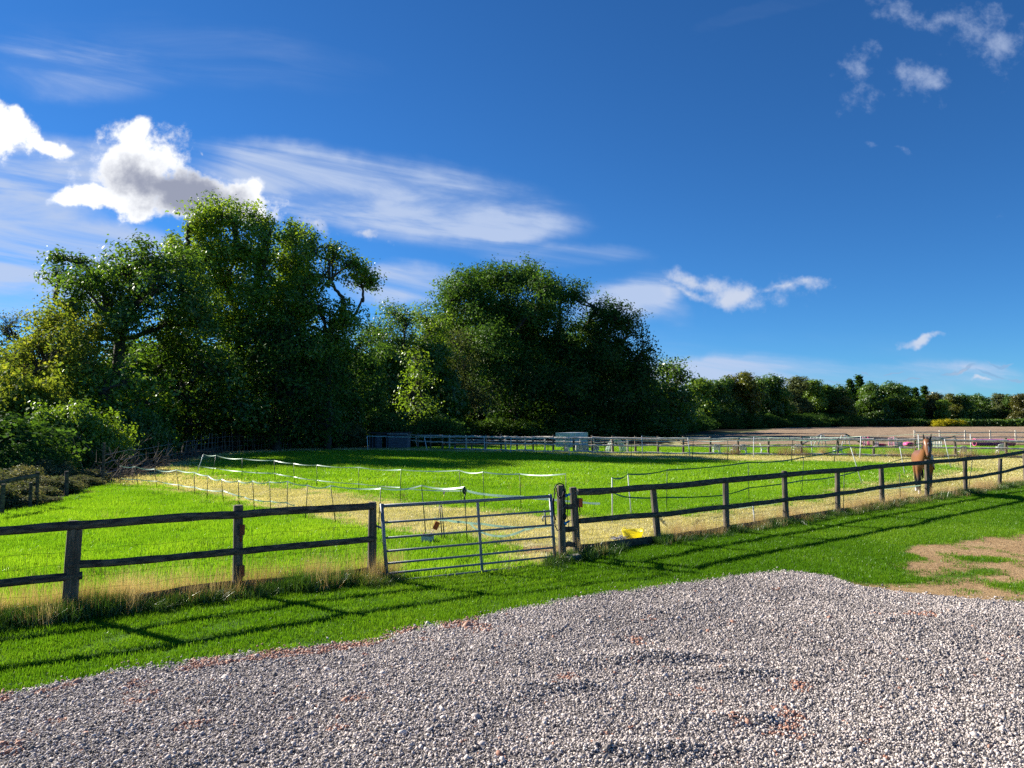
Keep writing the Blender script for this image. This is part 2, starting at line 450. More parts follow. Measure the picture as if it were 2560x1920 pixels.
def cover(x, y):
    """0 lawn 1 lush 2 dry 3 soil 4 wood 5 arena grass"""
    x = np.asarray(x, float); y = np.asarray(y, float)
    s = .6 + .02 * y
    wx = x + (fbm(x, y, .9, 4, .6) - .5) * s * 1.3; wy = y + (fbm(x + 40, y + 7, .9, 4, .6) - .5) * s * 1.3
    wy2 = y + (fbm(x + 40, y + 7, 2.5, 4, .7) - .5) * .55; wx2 = x + (fbm(x, y, 2.5, 4, .7) - .5) * .55
    c = np.zeros(x.shape, int)
    beh = y > fence_y(x) + .0
    c[beh] = 2
    c[beh & inpoly(wx, wy, LUSH_A)] = 1
    c[beh & inpoly(wx, wy, LUSH_B)] = 1
    c[inpoly(x, wy, ARENA_G)] = 5
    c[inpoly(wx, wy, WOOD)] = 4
    c[(~beh) & inpoly(wx2, wy2, SOIL)] = 3
    for P in SPATCH: c[(~beh) & inpoly(x + (wx2 - x) * .5, y + (wy2 - y) * .5, P)] = 0
    p_ = at(1365, 1374); c[beh & (np.hypot((x - p_.x) / .75, (y - p_.y) / .5) < .7 + (fbm(x, y, 4, 3) - .5) * 1.1)] = 3
    # scuffed patch on the lawn by the gravel
    d = np.hypot((x - at(1440, 1500).x) / .16, (y - at(1440, 1500).y) / .13)
    c[(d < .8 + (fbm(x, y, 6, 2) - .5))] = 3
    return c


# ---------------------------------------------------------------- ground
def axis(lo, hi, step, far, g=1.22):
    a = list(np.arange(lo, hi + 1e-6, step)); s = step; v = hi
    while v < far: s *= g; v += s; a.append(v)
    s = step; v = lo; b = []
    while v > -far: s *= g; v -= s; b.append(v)
    return np.array(b[::-1] + a)


def ground_material():
    m = bpy.data.materials.new('ground_cover'); m.use_nodes = True; T = NT(m.node_tree); T.n.clear()
    o = T.new('ShaderNodeOutputMaterial'); p = T.new('ShaderNodeBsdfPrincipled'); p.inputs['Roughness'].default_value = .95
    p.inputs['Specular IOR Level'].default_value = .1
    tc = T.new('ShaderNodeTexCoord'); V = tc.outputs['Object']
    n1 = T.noise(V, 40, 3, .7); n2 = T.noise(V, 1.2, 5, .6); n3 = T.noise(V, 11, 4, .6)
    A = T.new('ShaderNodeAttribute', attribute_name='cov_a'); B = T.new('ShaderNodeAttribute', attribute_name='cov_b')
    sa = T.new('ShaderNodeSeparateColor'); T.put(sa.inputs[0], A.outputs['Color']); sb = T.new('ShaderNodeSeparateColor'); T.put(sb.inputs[0], B.outputs['Color'])
    f = T.m('ADD', T.m('MULTIPLY', n2, .5), T.m('MULTIPLY', n1, .5))
    lawn = T.ramp(f, [(.3, (.03, .09, .006)), (.7, (.075, .17, .012))])
    lush = T.ramp(f, [(.3, (.08, .22, .005)), (.7, (.18, .40, .008))])
    dry = T.ramp(f, [(.28, (.13, .14, .04)), (.5, (.38, .34, .16)), (.75, (.58, .51, .29))])
    soil = T.ramp(T.m('ADD', T.m('MULTIPLY', n3, .6), T.m('MULTIPLY', n2, .4)), [(.3, (.17, .10, .042)), (.5, (.32, .21, .105)), (.7, (.46, .33, .18))])
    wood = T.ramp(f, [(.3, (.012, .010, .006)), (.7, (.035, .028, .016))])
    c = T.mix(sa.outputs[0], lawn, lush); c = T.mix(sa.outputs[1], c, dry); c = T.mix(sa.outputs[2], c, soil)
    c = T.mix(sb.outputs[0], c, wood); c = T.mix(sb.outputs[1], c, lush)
    T.put(p.inputs['Base Color'], c)
    b = T.new('ShaderNodeBump'); b.inputs['Strength'].default_value = .9; b.inputs['Distance'].default_value = .03
    T.put(b.inputs['Height'], T.m('ADD', n1, n3)); T.put(p.inputs['Normal'], b.outputs[0]); T.put(o.inputs[0], p.outputs[0])
    return m


def build_ground():
    xs = axis(-22, 34, .22, 1600); ys = axis(3, 64, .22, 1600)
    X, Y = np.meshgrid(xs, ys); nx, ny = len(xs), len(ys)
    near = (np.abs(X) < 60) & (Y > 0) & (Y < 90)
    Z = np.where(near, ground_z(X, Y), 0)
    V = np.stack([X.ravel(), Y.ravel(), Z.ravel()], 1)
    i = np.arange((ny - 1) * (nx - 1)); r = i // (nx - 1); c = i % (nx - 1); a = r * nx + c
    q = np.stack([a, a + 1, a + nx + 1, a + nx], 1)
    me = np_mesh('ground', V, q, ground_material())
    me.polygons.foreach_set('use_smooth', np.ones(len(q), bool))
    cv = cover(X.ravel(), Y.ravel())
    ca = np.zeros((len(cv), 4), np.float32); cb = ca.copy(); ca[:, 3] = cb[:, 3] = 1
    ca[cv == 1, 0] = 1; ca[cv == 2, 1] = 1; ca[cv == 3, 2] = 1; cb[cv == 4, 0] = 1; cb[cv == 5, 1] = 1
    for nm, d in (('cov_a', ca), ('cov_b', cb)):
        at_ = me.color_attributes.new(nm, 'FLOAT_COLOR', 'POINT'); at_.data.foreach_set('color', d.ravel())
    o = bpy.data.objects.new('ground', me); sc.collection.objects.link(o); tag(o, kind='structure')


build_ground()


def build_plough():
    P = [(15, 66.5), (60, 66.5), (140, 66.5), (300, 60), (330, 206), (76, 206), (62, 172), (36, 118), (20, 92)]
    xs = np.arange(10, 332, 2.0); ys = np.concatenate([np.arange(58, 120, .8), np.arange(120, 208, 2.0)])
    X, Y = np.meshgrid(xs, ys); X = X + (fbm(X, Y, .3, 2) - .5) * 2
    nx, ny = len(xs), len(ys)
    Z = .03 + (fbm(X, Y * 3, .4, 3) - .5) * .12 + .05
    V = np.stack([X.ravel(), Y.ravel(), Z.ravel()], 1)
    i = np.arange((ny - 1) * (nx - 1)); r = i // (nx - 1); c = i % (nx - 1); a = r * nx + c
    q = np.stack([a, a + 1, a + nx + 1, a + nx], 1)
    q = q[inpoly(X.ravel()[a], Y.ravel()[a], P)]
    m = bpy.data.materials.new('ploughed_earth'); m.use_nodes = True; T = NT(m.node_tree); T.n.clear()
    o = T.new('ShaderNodeOutputMaterial'); p = T.new('ShaderNodeBsdfPrincipled'); p.inputs['Roughness'].default_value = 1; p.inputs['Specular IOR Level'].default_value = 0
    tc = T.new('ShaderNodeTexCoord'); mp = T.new('ShaderNodeMapping'); mp.inputs['Rotation'].default_value = (0, 0, R(8)); mp.inputs['Scale'].default_value = (.5, 1.2, 1); T.put(mp.inputs[0], tc.outputs['Object'])
    n = T.noise(mp.outputs[0], .8, 6, .7); n2 = T.noise(tc.outputs['Object'], 3.0, 4, .7)
    f = T.m('ADD', T.m('MULTIPLY', n, .55), T.m('MULTIPLY', n2, .45))
    T.put(p.inputs['Base Color'], T.ramp(f, [(.33, (.11, .07, .05)), (.5, (.28, .205, .14)), (.66, (.45, .36, .26))]))
    b = T.new('ShaderNodeBump'); b.inputs['Strength'].default_value = 1; b.inputs['Distance'].default_value = .25; T.put(b.inputs['Height'], f); T.put(p.inputs['Normal'], b.outputs[0])
    T.put(o.inputs[0], p.outputs[0])
    me = np_mesh('ploughed_field', V, q, m); ob = bpy.data.objects.new('ploughed_field', me); sc.collection.objects.link(ob); tag(ob, kind='structure')


build_plough()


# ---------------------------------------------------------------- gravel yard
def gravel_h(x, y):
    h = .03 + (fbm(x, y, .9, 4, .55) - .5) * .085 + (fbm(x + 9, y, 3.2, 2) - .5) * .03
    for px, py, rx, ry, a in [(1640, 1655, .55, .14, .085), (1430, 1725, .4, .12, .05), (1850, 1690, .35, .12, .05), (1600, 1890, .6, .12, .05), (1850, 1810, .4, .12, .05)]:
        c = at(px, py); h = h + a * np.exp(-((x - c.x) / rx) ** 2 - ((y - c.y) / ry) ** 2)
    c = at(1960, 1440); h = h + .0 * np.exp(-((x - c.x) / 2.2) ** 2 - ((y - c.y) / .8) ** 2)
    return h


def edge_dist(x, y, P):
    d = np.full(np.shape(x), 1e9)
    for i in range(len(P)):
        ax, ay = P[i]; bx, by = P[(i + 1) % len(P)]; L = (bx - ax) ** 2 + (by - ay) ** 2
        t = np.clip(((x - ax) * (bx - ax) + (y - ay) * (by - ay)) / L, 0, 1)
        d = np.minimum(d, np.hypot(x - ax - t * (bx - ax), y - ay - t * (by - ay)))
    return d


def gravel_z(x, y):
    return ground_z(x, y) + np.maximum(.012, gravel_h(x, y) * np.clip(edge_dist(x, y, GRAVEL) / 1.1, 0, 1) + .012)


def build_gravel():
    xs = np.arange(-12, 13, .07); ys = np.arange(1.5, 13, .07); X, Y = np.meshgrid(xs, ys); nx, ny = len(xs), len(ys)
    Z = gravel_z(X, Y); V = np.stack([X.ravel(), Y.ravel(), Z.ravel()], 1)
    i = np.arange((ny - 1) * (nx - 1)); r = i // (nx - 1); c = i % (nx - 1); a = r * nx + c
    q = np.stack([a, a + 1, a + nx + 1, a + nx], 1)
    x0 = X.ravel()[a]; y0 = Y.ravel()[a]
    q = q[inpoly(x0 + (fbm(x0, y0, 3, 3) - .5) * .2, y0 + (fbm(x0 + 5, y0, 3, 3) - .5) * .2, GRAVEL)]
    m = basic('gravel_bed', (.20, .175, .165), .9, col2=(.09, .08, .075), scale=60, bump=1)
    me = np_mesh('gravel_yard', V, q, m); o = bpy.data.objects.new('gravel_yard', me); sc.collection.objects.link(o); tag(o, kind='structure')


build_gravel()

SRC = {}


def source(coll, me):
    if coll not in SRC: SRC[coll] = bpy.data.collections.new(coll)
    o = bpy.data.objects.new('%s_piece_%02d' % (coll, len(SRC[coll].objects)), me); SRC[coll].objects.link(o)


def scatter(name, coll, P, rot, scl, tint, idx, label=None, cat=None):
    """stuff nobody could count: one object, pieces laid on given points by geometry nodes"""
    me = bpy.data.meshes.new(name); me.vertices.add(len(P)); me.vertices.foreach_set('co', np.asarray(P, np.float32).ravel())
    for nm, ty, key, d in (('rot', 'FLOAT_VECTOR', 'vector', rot), ('scl', 'FLOAT_VECTOR', 'vector', scl), ('tint', 'FLOAT', 'value', tint), ('idx', 'INT', 'value', idx)):
        a = me.attributes.new(nm, ty, 'POINT'); d = np.asarray(d, np.int32 if ty == 'INT' else np.float32); a.data.foreach_set(key, d.ravel())
    o = bpy.data.objects.new(name, me); sc.collection.objects.link(o)
    g = bpy.data.node_groups.new('scatter_' + name, 'GeometryNodeTree')
    g.interface.new_socket('Geometry', in_out='INPUT', socket_type='NodeSocketGeometry'); g.interface.new_socket('Geometry', in_out='OUTPUT', socket_type='NodeSocketGeometry')
    N, L = g.nodes, g.links
    gi = N.new('NodeGroupInput'); go = N.new('NodeGroupOutput'); ci = N.new('GeometryNodeCollectionInfo')
    ci.inputs['Collection'].default_value = SRC[coll]; ci.inputs['Separate Children'].default_value = True; ci.inputs['Reset Children'].default_value = True
    ip = N.new('GeometryNodeInstanceOnPoints'); ip.inputs['Pick Instance'].default_value = True

    def na(nm, ty):
        n = N.new('GeometryNodeInputNamedAttribute'); n.data_type = ty; n.inputs[0].default_value = nm; return n.outputs['Attribute']
    L.new(gi.outputs[0], ip.inputs['Points']); L.new(ci.outputs[0], ip.inputs['Instance']); L.new(na('idx', 'INT'), ip.inputs['Instance Index'])
    L.new(na('rot', 'FLOAT_VECTOR'), ip.inputs['Rotation']); L.new(na('scl', 'FLOAT_VECTOR'), ip.inputs['Scale']); L.new(ip.outputs[0], go.inputs[0])
    md = o.modifiers.new('scatter', 'NODES'); md.node_group = g
    tag(o, kind='stuff')
    if label: tag(o, label, cat)
    return o


def view_dist_ok(x, y, margin=1.12):
    """only the strip of ground a camera here or a step to the side could see"""
    return (np.abs(x) < (y * .70 * margin + 2.0)) & (y > 3.5)


# stones
def stone_mesh(k):
    rs = np.random.RandomState(100 + k); t = (1 + 5 ** .5) / 2
    v = np.array([(-1, t, 0), (1, t, 0), (-1, -t, 0), (1, -t, 0), (0, -1, t), (0, 1, t), (0, -1, -t), (0, 1, -t), (t, 0, -1), (t, 0, 1), (-t, 0, -1), (-t, 0, 1)], float)
    v /= np.linalg.norm(v[0]); v *= (1 + rs.uniform(-.42, .30, (12, 1))); v *= np.array([1, rs.uniform(.6, .95), rs.uniform(.45, .8)]); v *= .5
    f = [(0, 11, 5), (0, 5, 1), (0, 1, 7), (0, 7, 10), (0, 10, 11), (1, 5, 9), (5, 11, 4), (11, 10, 2), (10, 7, 6), (7, 1, 8), (3, 9, 4), (3, 4, 2), (3, 2, 6), (3, 6, 8), (3, 8, 9), (4, 9, 5), (2, 4, 11), (6, 2, 10), (8, 6, 7), (9, 8, 1)]
    return np_mesh('stone', v, np.array(f), M_STONE)


def stone_material():
    m = bpy.data.materials.new('gravel_stone'); m.use_nodes = True; T = NT(m.node_tree); T.n.clear()
    o = T.new('ShaderNodeOutputMaterial'); p = T.new('ShaderNodeBsdfPrincipled'); p.inputs['Roughness'].default_value = .75; p.inputs['Specular IOR Level'].default_value = .25
    a = T.new('ShaderNodeAttribute', attribute_name='tint'); a.attribute_type = 'INSTANCER'
    col = T.ramp(a.outputs['Fac'], [(0, (.10, .088, .082)), (.22, (.25, .222, .205)), (.45, (.47, .415, .38)), (.72, (.76, .675, .61)), (.88, (.82, .71, .56)), (.9, (.30, .13, .09)), (1, (.52, .30, .21))])
    tc = T.new('ShaderNodeTexCoord'); n = T.noise(tc.outputs['Object'], 4, 3, .6)
    T.put(p.inputs['Base Color'], T.mix(T.sstep(n, .3, .7), T.mix(1.0, col, (.78, .78, .8), 'MULTIPLY'), col)); T.put(o.inputs[0], p.outputs[0])
    return m


M_STONE = stone_material()
for k in range(8): source('gravel_stones', stone_mesh(k))


def build_stones():
    rs = np.random.RandomState(3)
    x0, x1, y0, y1 = -9.5, 9.5, 4.2, 12.4
    n = int((x1 - x0) * (y1 - y0) * 4300)
    x = rs.uniform(x0, x1, n); y = rs.uniform(y0, y1, n)
    k = inpoly(x + (fbm(x, y, 3, 3) - .5) * .2, y + (fbm(x + 5, y, 3, 3) - .5) * .2 + rs.normal(0, .05, n) * (1 + 2.5 * (rs.rand(n) < .12)), GRAVEL) & (np.abs(x) < y * .70 + .9)
    x, y = x[k], y[k]; n = len(x)
    z = gravel_z(x, y) + rs.uniform(-.004, .012, n)
    s = rs.lognormal(0, .36, n) * .0192
    ed = edge_dist(x, y, GRAVEL)
    brick = (fbm(x * 1.0, y, 2.2, 3, .7) > .755) | ((ed < .28) & (x < -.4) & (fbm(x + 3, y, 1.6, 3, .7) > .47)) 
    brick &= rs.rand(n) < np.where((ed < .28) & (x < -.4), .5, .28)
    brick |= rs.rand(n) < .004
    t = np.clip(rs.beta(2.2, 2.2, n) * .86 + (fbm(x, y, .7, 3) - .5) * .25, 0, .87)
    t[brick] = rs.uniform(.92, 1, brick.sum()); s[brick] *= 1.35
    big = rs.rand(n) < .0012; s[big] *= 2.0
    rot = rs.uniform(-.6, .6, (n, 3)); rot[:, 2] = rs.uniform(0, 6.28, n)
    scl = s[:, None] * rs.uniform(.85, 1.2, (n, 3))
    scatter('gravel', 'gravel_stones', np.stack([x, y, z], 1), rot, scl, t, rs.randint(0, 8, n), 'grey and pinkish loose gravel stones covering the yard', 'gravel')
    print('stones', n)


build_stones()


# ---------------------------------------------------------------- grass
def blades(n, size, h, w, seed, lean=.35, hv=.35, curl=.5, seg=2, flat=0.0):
    rs = np.random.RandomState(seed)
    bx = rs.uniform(-size / 2, size / 2, n); by = rs.uniform(-size / 2, size / 2, n)
    H = h * (1 + rs.uniform(-hv, hv, n)); W = w * rs.uniform(.7, 1.3, n)
    a = rs.uniform(0, 6.28, n); la = rs.uniform(0, 6.28, n); ln = np.abs(rs.normal(0, lean, n)) + flat
    tint = rs.rand(n)
    V = np.zeros((n, 2 * seg + 1, 3)); dx, dy = np.cos(a), np.sin(a)
    for i in range(seg + 1):
        t = i / seg; off = H * t * np.sin(np.clip(ln * (1 + curl * t), 0, 1.45)); z = H * t * np.cos(np.clip(ln * (1 + curl * t), 0, 1.45))
        cx = bx + off * np.cos(la); cyy = by + off * np.sin(la); ww = W * (1 - t) ** .7 / 2
        if i < seg:
            V[:, 2 * i] = np.stack([cx - dx * ww, cyy - dy * ww, z - .01 * (i == 0)], 1); V[:, 2 * i + 1] = np.stack([cx + dx * ww, cyy + dy * ww, z - .01 * (i == 0)], 1)
        else: V[:, 2 * i] = np.stack([cx, cyy, z], 1)
    b = np.arange(n) * (2 * seg + 1); tr = []
    for i in range(seg - 1):
        tr.append(np.stack([b + 2 * i, b + 2 * i + 1, b + 2 * i + 3], 1)); tr.append(np.stack([b + 2 * i, b + 2 * i + 3, b + 2 * i + 2], 1))
    tr.append(np.stack([b + 2 * seg - 2, b + 2 * seg - 1, b + 2 * seg], 1))
    return V.reshape(-1, 3), np.concatenate(tr), np.repeat(tint, 2 * seg + 1)


G_LAWN = leafy('lawn_blades', (.048, .135, .006), (.10, .235, .009), (.22, .37, .03), trans=.48, gloss=.014, inst=True)
G_LUSH = leafy('paddock_blades', (.095, .235, .010), (.18, .37, .013), (.33, .50, .035), trans=.5, gloss=.02, inst=True)
G_DRY = leafy('dry_blades', (.25, .29, .07), (.56, .51, .25), (.78, .71, .46), trans=.4, gloss=.03, inst=True)
G_WEED = leafy('rank_grass_blades', (.03, .075, .010), (.06, .14, .015), (.16, .20, .04), trans=.35, gloss=.05, inst=True)
G_STEM = leafy('dead_stems', (.26, .16, .08), (.50, .36, .19), (.68, .55, .34), trans=.35, gloss=.03, inst=True)
for c, m, n, s, h, w, le in (('lawn_tufts', G_LAWN, 110, .26, .032, .006, .6), ('lush_tufts', G_LUSH, 150, .5, .075, .010, .55), ('dry_tufts', G_DRY, 90, .5, .045, .009, .9),
                             ('weed_tufts', G_WEED, 60, .22, .22, .009, .6), ('stem_tufts', G_STEM, 30, .26, .46, .0035, .30), ('far_lush_tufts', G_LUSH, 110, 1.1, .11, .022, .4), ('far_dry_tufts', G_DRY, 90, 1.1, .06, .022, .8)):
    for k in range(4):
        V, tr, ti = blades(n, s, h, w, hash_ := 17 * k + n, lean=le)
        source(c, np_mesh('blades', V, tr, m, ti, 'vt'))


def build_grass():
    rs = np.random.RandomState(11)

    def put(name, coll, x, y, s0, label, cat, s1=.25, tfreq=.5, tb=.0, sz=None):
        n = len(x); z = ground_z(x, y); rot = np.zeros((n, 3)); rot[:, 2] = rs.uniform(0, 6.28, n); rot[:, :2] = rs.normal(0, .05, (n, 2))
        s = s0 * (1 + rs.uniform(-s1, s1, n)); sc3 = np.stack([s, s, s * (1 if sz is None else sz)], 1)
        t = np.clip(.5 + tb + (fbm(x, y, tfreq, 4, .6) - .5) * 1.6 + rs.normal(0, .16, n), 0, 1)
        scatter(name, coll, np.stack([x, y, z], 1), rot, sc3, t, rs.randint(0, 4, n), label, cat); print(name, n)

    # lawn between gravel and fence
    n = 90000; x = rs.uniform(-9, 30, n); y = rs.uniform(4.5, 33, n)
    k = view_dist_ok(x, y) & (y < fence_y(x) + .25); x, y = x[k], y[k]
    k = rs.rand(len(x)) < np.clip(16 / y, .35, 1); x, y = x[k], y[k]
    c = cover(x + rs.normal(0, .12, len(x)), y + rs.normal(0, .12, len(x))); k = (c == 0) | ((c == 3) & (rs.rand(len(x)) < .02)); x, y = x[k], y[k]
    k = ~inpoly(x + (fbm(x, y, 3, 3) - .5) * .2, y + (fbm(x + 5, y, 3, 3) - .5) * .2, GRAVEL); x, y = x[k], y[k]
    put('lawn_grass', 'lawn_tufts', x, y, 1.0 + .02 * y, 'short mown green lawn between the gravel yard and the rail fence', 'lawn', sz=.8 + fbm(x, y, 1.1, 3) * .5)
    # paddock
    n = 150000; x = rs.uniform(-40, 32, n); y = rs.uniform(7, 66, n)
    k = view_dist_ok(x, y) & (y > fence_y(x)); x, y = x[k], y[k]; sp_ = .22 + .012 * y; c = cover(x + rs.normal(0, 1, len(x)) * sp_, np.maximum(y + rs.normal(0, 1, len(x)) * sp_, fence_y(x) + .02)); c[(cover(x, y) == 4)] = 4; u = rs.rand(len(x))
    near = (y < 27)
    k = (c == 1) & near & (u < .9)
    fl = np.exp(-np.maximum(0, y - fence_y(x)) / .7) * ~((x > -2.0) & (x < .9))
    put('paddock_grass', 'lush_tufts', x[k], y[k], 1.0 + 0 * x[k], 'bright green paddock grass behind the rail fence', 'grass', sz=(.7 + fbm(x, y, .5, 3) * .7 + .6 * fl)[k])
    k = (c == 2) & near & (u < .8)
    put('grazed_grass', 'dry_tufts', x[k], y[k], 1.0 + 0 * x[k], 'straw coloured grazed grass strip around the paddock', 'grass', tfreq=.9)
    k = ((c == 1) | (c == 5)) & ~near & (u < .55)
    put('distant_paddock_grass', 'far_lush_tufts', x[k], y[k], 1.0 + 0 * x[k], 'bright green grass at the far side of the paddock', 'grass', sz=(.75 - .3 * (c == 5))[k])
    k = (c == 2) & ~near & (u < .5)
    put('distant_grazed_grass', 'far_dry_tufts', x[k], y[k], 1.0 + 0 * x[k], 'pale dry grass strip below the far rail fence', 'grass', tfreq=.9)
    k = (c == 1) & (y < 30) & (y > 10) & (u < .014) & (fbm(x, y, .35, 3) > .46)
    put('paddock_weeds', 'weed_tufts', x[k], y[k], 1.0 + 0 * x[k], 'darker weed clumps dotted through the bright paddock grass', 'weeds', s1=.5, sz=.55)
    k = ((c == 1) | (c == 2)) & (y < 30) & (u > .9965)
    put('paddock_stalks', 'stem_tufts', x[k], y[k], .5 + 0 * x[k], 'odd brown seed stalks standing out in the paddock', 'grass', s1=.4)
    # rank growth along the fence foot
    n = 9000; x = rs.uniform(-10, 27, n); d = rs.normal(-.08, .16, n); y = fence_y(x) + d
    g = (x > -1.75) & (x < .62); dens = np.where(x < -1.9, .72, np.where(x < 2, .5, .34)) * np.clip(.2 + fbm(x, y * 0, 1.3, 3) * 1.4, 0, 1)
    k = ~g & (rs.rand(n) < dens); k &= ~(np.abs(x - 2.4) < .42); xx, yy, dd = x[k], y[k], d[k]
    put('fence_foot_grass', 'weed_tufts', xx, yy, .85 + 0 * xx, 'rank dark green grass growing along the foot of the rail fence', 'grass', s1=.45, sz=np.where(xx < -2, .9, .7) * (.35 + 1.15 * fbm(xx * 1.7, yy * 0, 1.6, 3, .6)))
    # dead seed stems in clumps
    n = 9500; x = rs.uniform(-10, 27, n); y = fence_y(x) + rs.normal(.22, .28, n)
    cl = 0
    for px, py, r, a in ((90, 1500, .5, 1.0), (250, 1500, .35, .8), (395, 1470, .32, 1.0), (470, 1460, .4, .5), (640, 1450, .45, .7), (800, 1430, .5, .4), (955, 1430, .3, .7), (1700, 1350, .25, 1.0), (1590, 1365, .3, .6), (1760, 1335, .4, .4), (2130, 1268, .5, .9), (2180, 1262, .5, .9), (2260, 1255, .6, .5), (2360, 1240, .6, .6), (2450, 1225, .8, 1.0), (2540, 1210, .6, .6), (1900, 1320, .5, .5), (1990, 1300, .6, .6)):
        p = at(px, py); cl = cl + a * np.exp(-((x - p.x) / r) ** 2)
    g = (x > -1.75) & (x < .6)
    g |= np.abs(x - 2.4) < .42
    k = ~g & (rs.rand(n) < np.clip(.015 + .03 * (x < -1.9) + .07 * (x > 3) + cl * .8, 0, 1) * .62); x, y = x[k], y[k]
    put('seed_stems', 'stem_tufts', x, y, np.where(x > 3, .55, .75), 'wispy dead seed stems standing along the rail fence', 'grass', s1=.45, tfreq=1.5)
    # taller stems by the arena fence
    n = 700; x = rs.uniform(12, 36, n); y = np.interp(x, [p[0] for p in ARENA_L], [p[1] for p in ARENA_L]) + rs.normal(-.1, .35, n)
    k = fbm(x, y * 0, .9, 3) > .45
    put('arena_edge_stems', 'stem_tufts', x[k], y[k], 1.3 + 0 * x[k], 'dry tufts of tall grass along the far rail fence', 'grass', s1=.4)


build_grass()


# ---------------------------------------------------------------- rail fences
def rail_mb(p, q, r, h=None, seed=0, nseg=9, wob=.012, flat=.62):
    rnd = random.Random(seed); pts = []; rad = []
    a = rnd.uniform(-1, 1); b = rnd.uniform(-1, 1)
    for i in range(nseg + 1):
        t = i / nseg; z = math.sin(math.pi * t) * wob * a * 1.5 + math.sin(2 * math.pi * t) * wob * b + rnd.uniform(-1, 1) * wob * .25
        pts.append(Vector(p).lerp(Vector(q), t) + Vector((0, 0, z))); rad.append(r * (1 + rnd.uniform(-.07, .07)))
    return MB().tube(pts, rad, 9, flat=flat, rough=.03, rnd=rnd)


def post_mb(base, top, r, seed=0, k=10):
    rnd = random.Random(seed); base = Vector(base); top = Vector(top)
    pts = [base + (top - base) * t for t in (0, .2, .4, .6, .8, .985, 1)]
    return MB().tube(pts, [r * 1.03, r, r * .99, r * 1.01, r * .97, r * .95, r * .88], k, rough=.06, rnd=rnd)


def g0(p):
    return float(ground_z(np.array([p[0]]), np.array([p[1]]))[0])


def z_at(px, py, Y):
    return atY(px, py, Y).z


# --- left run
fl = thing('rail_fence', 'dark weathered post and rail fence left of the metal gate', 'fence', (FL[2][0], FL[2][1], 0))
FLtop = [(-460, None), (-160, None), (188, 1313), (606, 1284), (938, 1258)]
tz = [1.12, 1.13, z_at(188, 1313, 9.17), z_at(606, 1286, 10.42), z_at(934, 1264, 11.42)]
mz = [.45, .45, None, None, None]
tops = [(0, 0), (0.01, 0), (.045, .02), (-.01, 0), (0, 0)]
for i, (x, y) in enumerate(FL):
    h = tz[i] + (.05 if i != 3 else .13)
    if i == 4: h = tz[i] + .055
    lx, ly = tops[i]
    ob = post_mb((x, y, -.1), (x + lx, y + ly, h), .066, seed=i)
    if i == 2: ob.tube([(x + .07, y + .01, -.1), (x + .10, y + .03, tz[i] - .06)], [.045, .05], 8, rough=.05)
    ob.build('post', M_POST, fl)
back = Vector((.5, -.86, 0)) * .0
nrm = Vector((.52, -.85, 0))


def on(i, z, off=.0):
    return Vector((FL[i][0], FL[i][1], z)) + nrm * off


for i in range(4):
    rail_mb(on(i, tz[i], .055), on(i + 1, tz[i + 1], .055), .056, seed=20 + i, wob=.008).build('rail', M_RAIL, fl)
zl = z_at(186, 1455, 9.17) 
rail_mb(on(0, .5, .05), on(2, z_at(200, 1440, 9.17), .05) + Vector((.13, .09, 0)), .052, seed=31).build('rail', M_RAIL, fl)
rail_mb(on(2, z_at(197, 1410, 9.17), .05), on(3, z_at(606, 1377, 10.42), .05), .048, seed=32).build('rail', M_RAIL, fl)
rail_mb(on(3, z_at(612, 1378, 10.42), .05), on(4, z_at(936, 1346, 11.42), .05), .048, seed=33).build('rail', M_RAIL, fl)
for i in range(4):
    b = MB(); p = on(i, .09, -.03); q = on(i + 1, .10, -.03); d = (q - p); ang = math.atan2(d.y, d.x)
    rail_mb(p, q, .085, seed=40 + i, wob=.02, flat=.22).build('gravel_board', M_RAIL, fl)
wr = MB()
for z in (.30, .47, .64, .8):
    for i in range(4):
        pts = [on(i, z, -.06).lerp(on(i + 1, z, -.06), t / 8) + Vector((0, 0, .015 * math.sin(t * 1.9 + i + z * 9))) for t in range(9)]
        wr.tube(pts, .0016, 4, cap=False)
for i in range(4):
    for t in range(10):
        p = on(i, 0, -.06).lerp(on(i + 1, 0, -.06), t / 10); wr.tube([p + Vector((0, 0, .05)), p + Vector((.01, 0, .82))], .0013, 4, cap=False)
wr.build('wire_netting', M_METALD, fl)

# --- gate post + right run
gpX, gpY = .86, 12.95
fr = thing('rail_fence', 'long dark post and rail fence running from gatepost to the right past the horse', 'fence', (FR[3][0], FR[3][1], 0))
post_mb((gpX + .02, gpY, -.1), (gpX - .02, gpY, z_at(1398, 1213, gpY)), .068, seed=50).build('post', M_POST, fr)
rp = [(1443, 1378, 1430, 1216, 1229, 1302, 1371), (1644, 1360, 1629, 1222, 1216, 1286, 1352), (1812, 1333, 1811, 1194, 1200, 1267, 1330), (1961, 1313, 1957, 1177, 1186, 1248, 1308), (2089, 1278, 2090, 1180, 1176, 1233, 1284), (2200, 1269, 2199, 1170, 1165, 1217, 1266), (2311, 1246, 2314, 1149, 1156, 1205, 1249), (2408, 1237, 2408, 1150, 1147, 1194, 1236), (2490, 1220, 2497, 1146, 1140, 1181, 1222), (2557, 1205, 2557, 1162, 1128, 1165, 1206)]
RT = []; RM = []; RB = []; NR = Vector((.62, -.78, 0))
